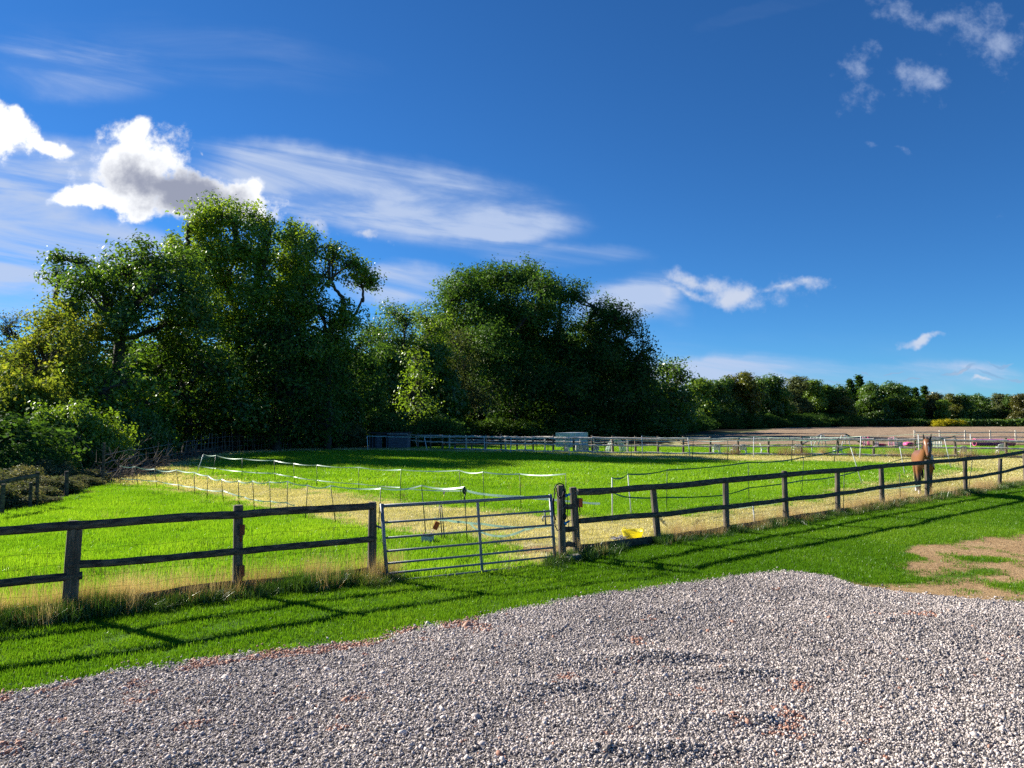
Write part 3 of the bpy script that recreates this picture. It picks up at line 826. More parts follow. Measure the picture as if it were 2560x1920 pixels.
for i, (bx, by, tx, ty, rt, rm, rb) in enumerate(rp):
    X, Y = FR[i]; p = Vector((X, Y, 0)); zt = z_at(tx, ty, Y); Xt = (tx - 1280) / F * Y * 1.0
    RT.append(p + Vector((0, 0, z_at(bx, rt, Y)))); RM.append(p + Vector((0, 0, z_at(bx, rm, Y)))); RB.append(p + Vector((0, 0, max(.06, min(.12, z_at(bx, rb, Y))))))
    if i == 0: zt = 1.22
    if i in (5, 7, 9): zt = max(zt, RT[-1].z - .02)
    if i == 9: zt = RT[-1].z + .04
    m_ = post_mb((X, Y, -.1), (X + (Xt - X) * .9, Y, zt), .066 if i != 0 else .07, seed=60 + i); m_.build('post', M_POST, fr)
for p in FR[10:]:
    RT.append(Vector((*p, RT[-1].z + .03))); RM.append(Vector((*p, .68))); RB.append(Vector((*p, .1)))
    post_mb((*p, -.1), (*p, RT[-1].z + .05), .066, seed=80).build('post', M_POST, fr)
for L, r, off, fl_, s0 in ((RT, .062, .06, .62, 90), (RM, .052, .055, .62, 110)):
    for i in range(len(L) - 1):
        a, b = L[i] + NR * off, L[i + 1] + NR * off
        if i == 0 and L is RT: a = a - (b - a).normalized() * .06
        rail_mb(a, b, r, seed=s0 + i, wob=.011 if L is RM else .008, flat=fl_).build('rail', M_RAIL, fr)
for i in range(len(RB) - 1):
    rail_mb(RB[i] - NR * .03, RB[i + 1] - NR * .03, .085, seed=130 + i, wob=.02, flat=.22).build('gravel_board', M_RAIL, fr)
a0 = RT[0] + NR * .06 - (RT[1] - RT[0]).normalized() * .066
MB().tube([a0 - (RT[1] - RT[0]).normalized() * .004, a0], .058, 10, flat=.62).build('rail_end', M_ENDG, fr)
for z in (z_at(1412, 1264, 13.05), z_at(1412, 1322, 13.05), z_at(1412, 1362, 13.05)):
    rail_mb((gpX + .04, gpY + .03, z), (FR[0][0] - .0, FR[0][1] + .02, z - .03), .048, seed=int(z * 99), nseg=3, flat=.5).build('rail', M_RAIL, fr)
wr = MB()
for z in (.25, .42, .6):
    for i in range(7):
        A, B = Vector((*FR[i], z)) - NR * .07, Vector((*FR[i + 1], z)) - NR * .07
        wr.tube([A.lerp(B, t / 6) + Vector((0, 0, .015 * math.sin(t * 2.1 + i))) for t in range(7)], .0016, 4, cap=False)
wr.build('wire_netting', M_METALD, fr)
# concrete footing beside the gatepost
fc = MB(); fc.box((gpX + .17, gpY - .02, .03), (.30, .16, .10), Matrix.Rotation(R(35), 3, 'Z'), jit=.008)
tag(fc.build('concrete_block', basic('concrete', (.34, .33, .30), .9, scale=20, bump=.4)), 'small pale concrete block on the ground beside the gatepost', 'block')

# --- gate
gate = thing('field_gate', 'galvanised seven bar metal field gate hung between the two timber fences', 'gate', tuple(GATE_A))
hs = [0.015, .135, .285, .47, .67, .905, 1.155]
shear = .075


def gpt(t, z):
    return GATE_A.lerp(GATE_B, t) + Vector((-shear * (z - .55), -shear * .4 * (z - .55), z - .04))


for i, z in enumerate(hs):
    r = .027 if i == 6 else .0175
    t0 = .003
    MB().tube([gpt(t0, z), gpt(.5, z - .004), gpt(.997, z)], r, 8).build('bar', M_GALV, gate, True)
dG = (GATE_B - GATE_A).normalized()
for t in (0, 1):
    stl = MB().tube([gpt(t, -.03), gpt(t, 1.19)], .028, 8).build('stile', M_GALV, gate, True)
    if t == 0: stl0 = stl
MB().box(gpt(.537, .585), (.045, .012, 1.14), Matrix.Rotation(math.atan2(dG.y, dG.x), 3, 'Z') @ Matrix.Rotation(-shear, 3, 'Y')).build('brace', M_GALV, gate)
lt = MB(); lt.tube([gpt(.955, .67), gpt(.955, .93)], .014, 8); lt.tube([gpt(.94, .82), gpt(1.0, .82)], .011, 8); lt.tube([gpt(.94, .82), gpt(.938, .74)], .011, 8)
lt.build('latch', M_GALV, stl, True)
hg = MB(); hg.tube([gpt(-.005, .82), Vector((FL[4][0] + .06, FL[4][1], .80))], .016, 8); hg.build('hinge', M_GALV, stl0, True)
hg = MB(); hg.tube([gpt(-.005, .12), Vector((FL[4][0] + .06, FL[4][1], .10))], .016, 8); hg.build('hinge', M_GALV, stl0, True)

# --- halter and ropes on the gatepost
ht = thing('rope_halter', 'black webbing halter and ropes looped over the top of the gatepost', 'halter', (gpX, gpY, z_at(1398, 1213, gpY)))
tp = z_at(1398, 1213, gpY); fy = gpY - .085


def Q(px, py, d=0.0): return atY(px, py, fy + d)


MB().tube([Q(1387, 1228), Q(1384, 1255), Q(1386, 1290), Q(1388, 1315), Q(1394, 1327, -.01), Q(1401, 1322, -.01), Q(1403, 1300, -.01), Q(1402, 1270, -.01), Q(1400, 1240, -.01)], .011, 7).build('rope', M_BLACK, ht, True)
MB().tube([Q(1388, 1235), Q(1386, 1222), Q(1391, 1212, .02), Q(1400, 1208, .05), Q(1409, 1212, .03), Q(1412, 1224), Q(1411, 1250, .02), Q(1413, 1280, .02), Q(1412, 1300, .02)], .012, 7).build('strap', M_BLACK, ht, True)
MB().tube([Q(1391, 1220, -.005), Q(1394, 1240, -.01), Q(1401, 1248, -.01), Q(1408, 1236, -.01), Q(1410, 1220)], .010, 6).build('strap', M_BLACK, ht, True)
MB().tube([Q(1413, 1229), Q(1419, 1240), Q(1419, 1262, .02), Q(1418, 1290, .03), Q(1422, 1315, .03), Q(1423, 1332, .03)], .007, 6).build('rope', M_BLACK, ht, True)
MB().tube([Q(1383, 1245), Q(1381, 1262), Q(1383, 1280), Q(1389, 1300)], .014, 7).build('strap', M_BLACK, ht, True)
MB().ball(Q(1412, 1292, .02), (.035, .03, .055)).build('buckle', M_BLACK, ht, True)
MB().tube([Q(1390, 1273, -.01), Q(1400, 1274, -.02), Q(1409, 1270, -.01), Q(1414, 1263)], .004, 5).build('wire_tie', M_GALV, ht, True)
for nm, (a, b), lb in (('gate_handle', ((1412, 1240), (1426, 1235)), 'blue plastic electric fence handle beside the top of the gatepost'), ('gate_handle', ((1411, 1310), (1424, 1302)), 'blue plastic electric fence handle lower down beside the gatepost')):
    t = thing(nm, lb, 'handle', tuple(Q(*a, .05)))
    A, B = Q(*a, .05), Q(*b, .05)
    MB().tube([A, A.lerp(B, .3), A.lerp(B, .35), A.lerp(B, .85), B], [.03, .032, .018, .02, .012], 10).build('grip', M_BLUE, t, True)
    MB().tube([B, B + Vector((.05, .01, .01))], .004, 5).build('hook', M_GALV, t, True)

# --- red-brown boxes on posts
for lb, x, y, z, s in (('rusty orange box fixed to the upper half of the second fence post', FL[3][0] + .075, FL[3][1] - .06, z_at(618, 1323, 10.42), (.055, .05, .145)),
                       ('dark maroon box fixed low on the same post near the grass', FL[3][0] + .08, FL[3][1] - .06, z_at(618, 1425, 10.42), (.06, .05, .15)),
                       ('rusty orange box fixed to the first post right of the gatepost', FR[0][0] + .05, FR[0][1] - .07, z_at(1446, 1256, 13.2), (.065, .05, .155))):
    t = thing('insulator_box', lb, 'box', (x, y, z))
    mat = M_BROWNR if 'maroon' in lb else M_ORANGE if 'right' in lb else M_BROWNR
    cs = MB().box((x, y, z), s, jit=.002).build('casing', mat, t)
    MB().box((x - .045, y + .005, z), (.03, .03, s[2] * 1.05)).build('bracket', M_METALD, t)
    MB().tube([(x - .02, y, z - s[2] / 2), (x - .015, y - .005, z - s[2] / 2 - .09)], .012, 6).build('lead', M_BROWNR, cs, True)


# ---------------------------------------------------------------- electric tape fences
def stake(parent, top, bot, mat, r, Y=None):
    b = at(*bot); Y = b.y
    t = atY(top[0], top[1], Y); b = Vector((b.x, b.y, -.05))
    m = MB().tube([b, b.lerp(t, .5), t], [r * 1.1, r, r * .9], 6)
    for f in (.3, .5, .7, .9): m.tube([b.lerp(t, f), b.lerp(t, f) + Vector((.02, -.015, .005))], .005, 4)
    m.build('stake', mat, parent, True)
    return t, b


def sag(mb, A, B, s, w, n=8):
    mb.ribbon([A.lerp(B, i / n) - Vector((0, 0, s * 4 * (i / n) * (1 - i / n))) for i in range(n + 1)], w)


def tape_fence(label, S, tops=True, mids=None, tape=M_TAPE, w=.04, base=(0, 0, 0), sagf=.05, r=.009, extra=None):
    P = []
    e = at(*S[0][1]); t = thing('tape_fence', label, 'fence', (e.x, e.y, 0))
    for q in S:
        mat = {'g': M_STAKE, 'w': M_WHITE, 'b': M_BLUE}[q[2]]
        P.append(stake(t, q[0], q[1], mat, r * (1.7 if q[2] == 'w' else 1.1)))
    if tops:
        m = MB()
        for i in range(len(P) - 1): sag(m, P[i][0], P[i + 1][0], sagf * (.5 + random.random()), w)
        m.build('tape', tape, t)
    if mids:
        m = MB(); Q_ = []
        for i, (px, py) in enumerate(mids): Q_.append(atY(px, py, float(np.interp(px, [((p[1].x / p[1].y) * F + 1280) for p in P], [p[1].y for p in P]))))
        for i in range(len(Q_) - 1): sag(m, Q_[i], Q_[i + 1], .02, w)
        m.build('tape', tape, t)
    return t, P


random.seed(4)
s8 = lambda x, y: (400 + x / 3.687, 1080 + y / 3.687)
s1 = lambda x, y: (x / 2.37, 1050 + y / 2.37)
s2 = lambda x, y: (800 + x / 3.16, 1020 + y / 3.16)
s3 = lambda x, y: (1300 + x / 3.16, 1020 + y / 3.16)
s4 = lambda x, y: (1960 + x / 3.457, 1020 + y / 3.457)
A_ = [(s8(400, 205), s8(335, 385), 'w'), (s8(515, 215), s8(480, 410), 'g'), (s8(758, 245), s8(755, 445), 'g'), (s8(1052, 262), s8(1063, 462), 'g'), (s8(1232, 290), s8(1240, 482), 'g'), (s8(1445, 305), s8(1447, 505), 'g'), (s8(1833, 325), s8(1832, 562), 'g'),
      (s2(640, 487), s2(634, 725), 'g'), (s2(1100, 492), s2(1118, 755), 'g'), (s2(1287, 505), s2(1302, 797), 'g'), (s2(1577, 520), s2(1590, 802), 'g'), (s2(1942, 520), s2(1942, 850), 'g')]
tape_fence('pale tape fence on dark stakes along the lush strip, far side, behind the gate', A_,
           mids=[s8(350, 310), s8(515, 335), s8(758, 365), s8(1052, 380), s8(1232, 412), s8(1445, 445), s8(1833, 478), s8(2212, 510), s2(640, 637), s2(1120, 655)], w=.032)
B_ = [(s1(713, 270), s1(715, 390), 'g'), (s1(800, 275), s1(820, 395), 'g'), (s1(915, 290), s1(932, 405), 'g'), (s1(1045, 295), s1(1062, 425), 'g'), (s1(1150, 310), s1(1155, 452), 'g'), (s1(1233, 330), s1(1225, 472), 'g'), (s1(1312, 350), s1(1325, 495), 'g'),
      (s8(722, 450), s8(730, 690), 'g'), (s8(852, 452), s8(872, 715), 'g'), (s8(1010, 460), s8(1022, 745), 'g'), (s8(1175, 455), s8(1170, 785), 'g'), (s8(1360, 490), s8(1340, 810), 'g'), (s8(1572, 495), s8(1622, 845), 'g'), (s8(2035, 520), s8(2010, 930), 'g'),
      (s2(802, 612), s2(838, 1005), 'g'), (s2(1140, 625), s2(1165, 1075), 'g')]
tB, PB = tape_fence('pale tape fence on dark stakes nearest the left rail fence, beside the dry strip', B_,
                    mids=[s1(713, 345), s1(820, 352), s1(932, 362), s1(1062, 385), s1(1155, 398), s1(1225, 415), s1(1325, 420), s8(780, 600), s8(870, 625), s8(1020, 638), s8(1170, 650), s8(1240, 675)], w=.032)
# sagging tapes from the reel stake behind the gate
m = MB(); yb = at(*s2(1165, 1075)).y
for L in ([s2(1150, 650), s2(1300, 682), s2(1580, 700), s2(1830, 722), s2(2050, 742), s2(2212, 755)], [s2(900, 872), s2(1000, 885), s2(1120, 900), s2(1280, 915), s2(1500, 940), s2(1700, 940), s2(1840, 925)],
          [s2(1180, 905), s2(1240, 960), s2(1300, 990), s2(1400, 1012), s2(1500, 1005), s2(1620, 960), s2(1700, 940)]):
    m = MB(); Q_ = [atY(p[0], p[1], yb + .15 * i) for i, p in enumerate(L)]
    for i in range(len(Q_) - 1): sag(m, Q_[i], Q_[i + 1], .01, .045, 4)
    m.build('tape', M_TAPE, tB)
C_ = [(s3(727, 550), s3(730, 912), 'w'), (s3(852, 522), s3(880, 840), 'w'), (s3(1162, 490), s3(1158, 800), 'g'), (s3(1802, 430), s3(1810, 735), 'g'), (s4(172, 425), s4(152, 740), 'g'), (s4(575, 335), s4(678, 660), 'w'), (s4(1000, 330), s4(1048, 588), 'w'), (s4(1385, 262), s4(1448, 532), 'w'), (s4(1480, 240), s4(1515, 525), 'g')]
tape_fence('green tape fence on mixed stakes along the right edge of the lush grass', C_, tape=M_DTAPE,
           mids=[s3(735, 668), s3(850, 705), s3(1162, 706), s3(1600, 690), s3(1802, 632), s4(170, 625), s4(420, 598), s4(640, 545), s4(1020, 440), s4(1420, 420)], w=.04)
C2 = [(s3(1840, 760), s3(1855, 925), 'w'), (s4(520, 545), s4(512, 895), 'g'), (s4(1000, 560), s4(1005, 830), 'g'), (s4(1630, 430), s4(1590, 732), 'g')]
tape_fence('white tape on green stakes close behind the right hand rail fence', C2, tape=M_TAPE, tops=False,
           mids=[s3(1700, 790), s3(1850, 768), s4(0, 805), s4(420, 752), s4(820, 700), s4(1180, 668)], w=.03)
e8 = lambda x, y: (850 + x / 5.53, 1060 + y / 5.53)
e1 = lambda x, y: (1250 + x / 5.53, 1060 + y / 5.53)
e6 = lambda x, y: (1600 + x / 5.53, 1060 + y / 5.53)
D_ = [(e8(375, 165), e8(385, 378), 'w'), (e8(1165, 180), e8(1208, 378), 'w'), (e8(1610, 170), e8(1595, 360), 'g'), (e8(1885, 175), e8(1872, 410), 'g'), (e8(1993, 165), e8(2000, 378), 'w'), (e1(152, 195), e1(145, 415), 'w'), (e1(500, 200), e1(510, 442), 'g'), (e1(657, 190), e1(668, 420), 'g'),
      (e1(975, 215), e1(950, 452), 'b'), (e1(1448, 220), e1(1455, 465), 'g'), (e1(1815, 225), e1(1812, 482), 'g'), (e6(735, 230), e6(725, 505), 'g'), (e6(1213, 230), e6(1213, 528), 'g'), (e6(2110, 220), e6(2090, 545), 'g'), (s4(460, 270), s4(430, 478), 'g')]
tape_fence('pale tape fence on thin stakes just in front of the far rail fence', D_, w=.045, r=.017)
D2 = [(e1(1960, 160), e1(1970, 440), 'w'), (e6(22, 165), e6(38, 436), 'w'), (e6(662, 190), e6(692, 462), 'w'), (e6(1573, 175), e6(1570, 477), 'w'), (s4(232, 250), s4(246, 402), 'w'), (s4(665, 245), s4(655, 442), 'w'), (s4(1160, 226), s4(1170, 430), 'w'), (s4(1610, 222), s4(1618, 420), 'w')]
tape_fence('thin cord on tall white stakes close against the far rail fence', D2, w=.025, r=.016)

# reel on its stake
p = PB[-1][0]
t = thing('tape_reel', 'dark green tape reel hung on the stake behind the middle of the gate', 'reel', tuple(p))
MB().ball(p + Vector((0, -.04, -.06)), (.04, .025, .075), 12, 8).build('spool', M_STAKE, t, True)
MB().tube([p + Vector((0, -.05, -.05)), p + Vector((.03, -.07, -.12)), p + Vector((-.01, -.06, -.28))], .012, 6).build('handle', M_STAKE, t, True)
# energiser on its stakes, battery on the ground
b = at(1106, 1350); Y = b.y
t = thing('electric_fencer', 'orange red energiser box hanging beside two dark stakes behind the gate', 'energiser', (b.x, b.y, 0))
for dx in (0, .05):
    MB().tube([(b.x + dx, Y, -.05), atY(1099 + dx * 90, 1262, Y)], .012, 6).build('stake', M_STAKE, t, True)
c = atY(1091, 1314, Y - .03)
MB().box(c, (.095, .05, .155), Matrix.Rotation(R(24), 3, 'Y'), jit=.004).build('casing', M_ORANGE, t)
MB().tube([atY(1094, 1303, Y - .03), atY(1097, 1285, Y - .02), atY(1099, 1268, Y)], .004, 5).build('lead', M_BLACK, t, True)
MB().tube([atY(1086, 1322, Y - .03), atY(1078, 1332, Y - .05), atY(1074, 1340, Y - .07)], .005, 5).build('lead', M_LPINK, t, True)
cl = thing('tape_clip', 'small pink clip hanging on the pale tape above the gate', 'clip', tuple(atY(1110, 1232, Y)))
MB().box(atY(1110, 1232, Y), (.03, .03, .055), Matrix.Rotation(R(15), 3, 'Y')).build('grip', M_LPINK, cl)
MB().tube([atY(1110, 1237, Y), atY(1107, 1243, Y)], .004, 4).build('lead', M_YELLOW, cl, True)
b = at(1069, 1357)
t = thing('car_battery', 'white battery with black lid on the grass behind the gate', 'battery', (b.x, b.y, 0))
Rz = Matrix.Rotation(R(-12), 3, 'Z')
MB().box((b.x, b.y, .075), (.21, .15, .13), Rz, jit=.003).build('case', M_GREYW, t)
ld = MB().box((b.x, b.y, .15), (.215, .155, .024), Rz).build('lid', M_BLACK, t)
for dx, mt in ((-.07, M_ORANGE), (.07, M_BLACK)): MB().tube([(b.x + dx, b.y - .02, .16), (b.x + dx, b.y - .02, .20)], .014, 8).build('terminal', mt, ld, True)

# yellow tub
b = at(1584, 1350); X, Y = b.x, b.y + .12
t = thing('feed_tub', 'yellow flexible plastic tub with a handle behind the rail fence', 'tub', (X, Y, 0))
mb = MB(); k = 20; prof = [(.17, .01), (.195, .09), (.225, .175), (.232, .18), (.218, .175), (.185, .085), (.16, .022)]
V = []; Fc = []
for r_, z in prof:
    for j in range(k):
        a = 2 * math.pi * j / k; V.append((X + r_ * 1.0 * math.cos(a), Y + r_ * .8 * math.sin(a), z + .01 * math.sin(2 * a)))
for i in range(len(prof) - 1):
    for j in range(k): Fc.append((i * k + j, i * k + (j + 1) % k, (i + 1) * k + (j + 1) % k, (i + 1) * k + j))
Fc.append(tuple((len(prof) - 1) * k + j for j in range(k))); Fc.append(tuple(range(k))[::-1]); mb.add(V, Fc); mb.build('bucket', M_YELLOW, t, True)
MB().tube([(X + .10, Y - .15, .17), (X + .11, Y - .16, .215), (X + .15, Y - .15, .24), (X + .19, Y - .12, .22), (X + .205, Y - .08, .17)], .009, 7).build('handle', M_YELLOW, t, True)
MB().tube([(X - .10, Y + .15, .17), (X - .13, Y + .16, .2), (X - .18, Y + .12, .2), (X - .2, Y + .08, .17)], .009, 7).build('handle', M_YELLOW, t, True)
b = at(1546, 1353)
rs_ = random.Random(3); mb = MB()
for i in range(26):
    a = rs_.uniform(0, 6.28); c = Vector((b.x + rs_.uniform(-.09, .09), b.y + rs_.uniform(-.07, .07), .015 + rs_.uniform(0, .07)))
    mb.tube([c, c + Vector((math.cos(a) * .07, math.sin(a) * .07, rs_.uniform(-.01, .03))), c + Vector((math.cos(a + .8) * .11, math.sin(a + .8) * .11, 0))], .008, 5)
tag(mb.build('hay_net', M_GREYNET), 'crumpled grey hay net lying left of the yellow tub', 'net')

# ---------------------------------------------------------------- far (arena) fence
AX = [p[0] for p in ARENA_L]; AY = [p[1] for p in ARENA_L]


def arena_pt(px):
    k = (px - 1280) / F
    lo, hi = -14.0, 52.0
    for _ in range(50):
        m_ = (lo + hi) / 2
        if m_ / np.interp(m_, AX, AY) < k: lo = m_
        else: hi = m_
    return Vector((lo, float(np.interp(lo, AX, AY)), 0))


apx = [1046, 1077, 1107, 1137, 1180, 1214, 1253, 1293, 1333, 1383, 1434, 1480, 1532, 1588, 1644, 1707, 1774, 1844, 1919, 2002, 2092, 2181, 2285, 2385, 2512, 2640, 2790]
AP = [arena_pt(p) for p in apx]
fa = thing('rail_fence', 'long pale sun bleached post and rail fence across the far side of the paddock', 'fence', tuple(AP[8]))
rn = random.Random(8)
for i, p in enumerate(AP):
    post_mb(p + Vector((0, 0, -.1)), p + Vector((rn.uniform(-.03, .03), 0, 1.21 + rn.uniform(-.05, .06))), .075 if i > 8 else .065, seed=200 + i, k=8).build('post', M_POST, fa)
for i in range(len(AP) - 1):
    a, b = AP[i], AP[i + 1]; o_ = Vector((-.02, -.12, 0))
    for z, r_ in ((1.06, .082), (.60, .060), (.12, .062)):
        if z == .12 and i < 3: continue
        rail_mb(a + o_ + Vector((0, 0, z + rn.uniform(-.04, .04))), b + o_ + Vector((0, 0, z + rn.uniform(-.04, .04))), r_, seed=300 + i * 3 + int(z * 10), nseg=4, flat=.9, wob=.015).build('rail', M_ARENA, fa)
# older inner rails behind
A2 = [arena_pt(p) + Vector((.4, 1.1, 0)) for p in (1108, 1150, 1200, 1250, 1300, 1350, 1400, 1440, 1473, 1520, 1560)]
fb_ = thing('rail_fence', 'short second rail fence close behind the far one, in front of the grey box', 'fence', tuple(A2[3]))
for i, p in enumerate(A2): post_mb(p + Vector((0, 0, -.1)), p + Vector((0, 0, 1.12)), .06, seed=400 + i, k=8).build('post', M_ARENA, fb_)
for i in range(len(A2) - 1): rail_mb(A2[i] + Vector((0, -.07, .74)), A2[i + 1] + Vector((0, -.07, .76)), .045, seed=420 + i, nseg=4, flat=.5).build('rail', M_ARENA, fb_)
# fence at the ploughed field's edge
fp = thing('rail_fence', 'distant rail fence with many posts beyond the purple tunnel at the right', 'fence', (44, 70, 0))
P3 = [Vector((38 + 2.35 * i, 70 - .05 * i, 0)) for i in range(12)]
for i, p in enumerate(P3): post_mb(p + Vector((0, 0, -.1)), p + Vector((0, 0, 1.3)), .07, seed=500 + i, k=6).build('post', M_ARENA, fp)
for i in range(11):
    for z in (1.1, .65): rail_mb(P3[i] + Vector((0, -.08, z)), P3[i + 1] + Vector((0, -.08, z)), .05, seed=520 + i, nseg=3, flat=.5).build('rail', M_ARENA, fp)

# ---------------------------------------------------------------- arena contents
CH0 = None


def chair(label, px, py, rz, s=.68, dark=False):
    p = at(px, py); t = thing('garden_chair', label, 'chair', tuple(p), 'white plastic chairs behind the far rail fence')
    Mz = Matrix.Rotation(R(rz), 3, 'Z')
    T_ = lambda v: p + Mz @ (Vector(v) * s)
    m = MB(); V = []
    MB().add([T_(v) for v in ((-.26, -.25, .40), (.26, -.25, .40), (.24, .24, .38), (-.24, .24, .38), (-.26, -.25, .43), (.26, -.25, .43), (.24, .24, .41), (-.24, .24, .41))],
             [(0, 3, 2, 1), (4, 5, 6, 7), (0, 1, 5, 4), (1, 2, 6, 5), (2, 3, 7, 6), (3, 0, 4, 7)]).build('seat', M_WHITE, t)
    bm = MB(); n = 8
    for k_ in range(n):
        a0, a1 = -.26 + .52 * k_ / n, -.26 + .52 * (k_ + .88) / n
        hz = lambda a: .84 - .5 * a * a
        bm.add([T_(v) for v in ((a0, .24, .40), (a1, .24, .40), (a1, .34, hz(a1)), (a0, .34, hz(a0)), (a0, .265, .40), (a1, .265, .40), (a1, .365, hz(a1)), (a0, .365, hz(a0)))],
               [(0, 1, 2, 3), (7, 6, 5, 4), (0, 4, 5, 1), (1, 5, 6, 2), (2, 6, 7, 3), (3, 7, 4, 0)])
    bm.tube([T_(v) for v in ((-.26, .25, .4), (-.27, .35, .78), (-.18, .36, .84), (0, .36, .86), (.18, .36, .84), (.27, .35, .78), (.26, .25, .4))], .022 * s, 6)
    bm.build('backrest', M_WHITE, t)
    for sx in (-1, 1):
        MB().tube([T_((sx * .27, .3, .62)), T_((sx * .3, .0, .64)), T_((sx * .3, -.24, .62)), T_((sx * .27, -.26, .42))], .025 * s, 6).build('armrest', M_WHITE, t, True)
        for sy in (-1, 1):
            MB().tube([T_((sx * .24, sy * .22, .4)), T_((sx * .29, sy * .27 + (.04 if sy > 0 else 0), 0))], [.035 * s, .024 * s], 6).build('leg', M_WHITE, t, True)


chair('white plastic chair behind the far fence, leftmost of all the chairs', 1791, 1136, 175, .80)
chair('white plastic chair left of the fence post, second from left, in partial shade', 1836, 1136, 190, .80)
chair('white plastic chair just right of the fence post, third from left', 1857, 1136, 170, .80)
chair('white plastic chair seen side on beside a thick fence post, fourth from left', 1912, 1135, 75, .85)
chair('white plastic chair with greyish slats, fifth from left behind the far fence', 1991, 1136, 180, .80)
chair('white plastic chair half hidden by dry grass left of the horse', 2094, 1138, 200, .75)
chair('white plastic chair behind leaning stakes just right of the horse', 2404, 1141, 180, .78)
chair('white plastic chair with slatted back at far right behind the front fence', 2505, 1142, 160, .95)

# dog walk
t = thing('dog_walk', 'raised dog agility walk with a ramp at each end and white trestles', 'agility ramp', tuple(at(2085, 1116)))
YD = 64.0
tl, tr_ = atY(2056, 1088, YD), atY(2113, 1088, YD); bl = atY(1998, 1113, YD); br = atY(2164, 1114, YD); tl.z = tr_.z = 1.08; bl.z = br.z = .08


def plank(a, b, name, mat, w=.36, th=.07):
    d = (b - a); n = Vector((0, 1, 0)) * w / 2; u_ = Vector((0, 0, th / 2))
    MB().add([a - n - u_, b - n - u_, b + n - u_, a + n - u_, a - n + u_, b - n + u_, b + n + u_, a + n + u_], [(0, 3, 2, 1), (4, 5, 6, 7), (0, 1, 5, 4), (1, 2, 6, 5), (2, 3, 7, 6), (3, 0, 4, 7)]).build(name, mat, t)


M_DK = basic('dark_ramp_paint', (.07, .075, .085), .8); M_SLAT = basic('slate_blue_paint', (.16, .22, .28), .7)
plank(bl, tl - Vector((.02, 0, 0)), 'ramp', M_DK); plank(tl, tr_, 'plank', M_SLAT); plank(tr_ + Vector((.02, 0, 0)), br, 'ramp', M_DK)
for x0 in (atY(2046, 1100, YD).x, atY(2105, 1100, YD).x):
    for sy in (-.3, .3):
        MB().tube([(x0 - .25, YD + sy * 1.4, 0), (x0 + .12, YD + sy, .95)], .035, 6).build('trestle_leg', M_WHITE, t, True)
        MB().tube([(x0 + .5, YD + sy * 1.4, 0), (x0 + .35, YD + sy, .95)], .035, 6).build('trestle_leg', M_WHITE, t, True)
    MB().tube([(x0 + .1, YD - .28, .95), (x0 + .4, YD - .28, .95)], .03, 6).build('trestle_bar', M_WHITE, t, True)


def wing(label, px0, px1, py_top, Y, mats, n, slope=.3, feet=True):
    x0, x1 = atY(px0, 1100, Y).x, atY(px1, 1100, Y).x; zt = atY(px0, py_top, Y).z
    t = thing('jump_wing', label, 'jump wing', ((x0 + x1) / 2, Y, 0))
    for i in range(n):
        f = (i + .5) / n; x = x0 + (x1 - x0) * f; h = zt * (1 - slope * f)
        MB().box((x, Y, h / 2 + .05), ((x1 - x0) / n * .62, .05, h - .1)).build('board', mats[i % len(mats)], t)
    for z in (.22, zt * (1 - slope) - .12):
        MB().box(((x0 + x1) / 2, Y - .045, z), (x1 - x0, .035, .07)).build('crossbar', mats[0], t)
    MB().box((x0 + .03, Y, .04), (.08, .6, .08)).build('foot', mats[0], t); MB().box((x1 - .03, Y, .04), (.08, .6, .08)).build('foot', mats[0], t)


wing('narrow white and pink jump stand left of the dark ramp end', 2156, 2164, 1091, 63.6, [M_LPINK, M_WHITE], 2, 0)
wing('narrow solid pink jump stand', 2168, 2174, 1090, 63.2, [M_PINK, M_PINK], 2, 0)
wing('pale pink sloping jump wing left of the dark red mat', 2184, 2196, 1094, 62.6, [M_LPINK, M_WHITE], 4, .45)
wing('large white and pink picket jump wing, higher left half of the pair', 2220, 2233, 1095, 62.8, [M_LPINK, M_GREYW], 5, -.12)
wing('large grey and white picket jump wing, right half of the pair', 2234, 2256, 1090, 62.4, [M_LPINK, M_GREYW, M_WHITE], 8, .5)
wing('slim white and pink jump stand just left of the horse head', 2289, 2298, 1098, 62.5, [M_WHITE, M_LPINK], 3, .1)
t = thing('agility_mat', 'dark crimson folded mat on the ground beside the jump wings', 'mat', tuple(atY(2200, 1114, 63)))
for k_, z in enumerate((.08, .2)): MB().box((atY(2200, 1114, 63).x, 63, z), (.8 - .1 * k_, .7, .11), jit=.02).build('fold', basic('crimson_fabric', (.28, .01, .06), .8), t)
c = atY(2273, 1110, 63); t = thing('tunnel_bag', 'bright pink bundled fabric tunnel left of the horse', 'fabric tunnel', (c.x, c.y, 0))
for k_ in range(5): MB().tube([(c.x - .22 + .1 * k_, c.y - .3, .2), (c.x - .22 + .1 * k_, c.y + .3, .22)], .2 - .02 * abs(k_ - 2), 10).build('fold', M_PINK, t, True)
# picket hurdle right of the horse
t = thing('picket_hurdle', 'pink topped white picket hurdle just right of the horse head', 'hurdle', tuple(atY(2338, 1114, 62.5)))
for k_ in range(9):
    x = atY(2322 + 4 * k_, 1110, 62.5).x; MB().box((x, 62.5, .42), (.05, .04, .82)).build('picket', M_WHITE, t)
xa, xb = atY(2320, 1100, 62.5).x, atY(2357, 1100, 62.5).x
MB().box(((xa + xb) / 2, 62.44, .72), (xb - xa, .05, .2)).build('top_board', M_LPINK, t); MB().box(((xa + xb) / 2, 62.44, .2), (xb - xa, .04, .07)).build('crossbar', M_WHITE, t)
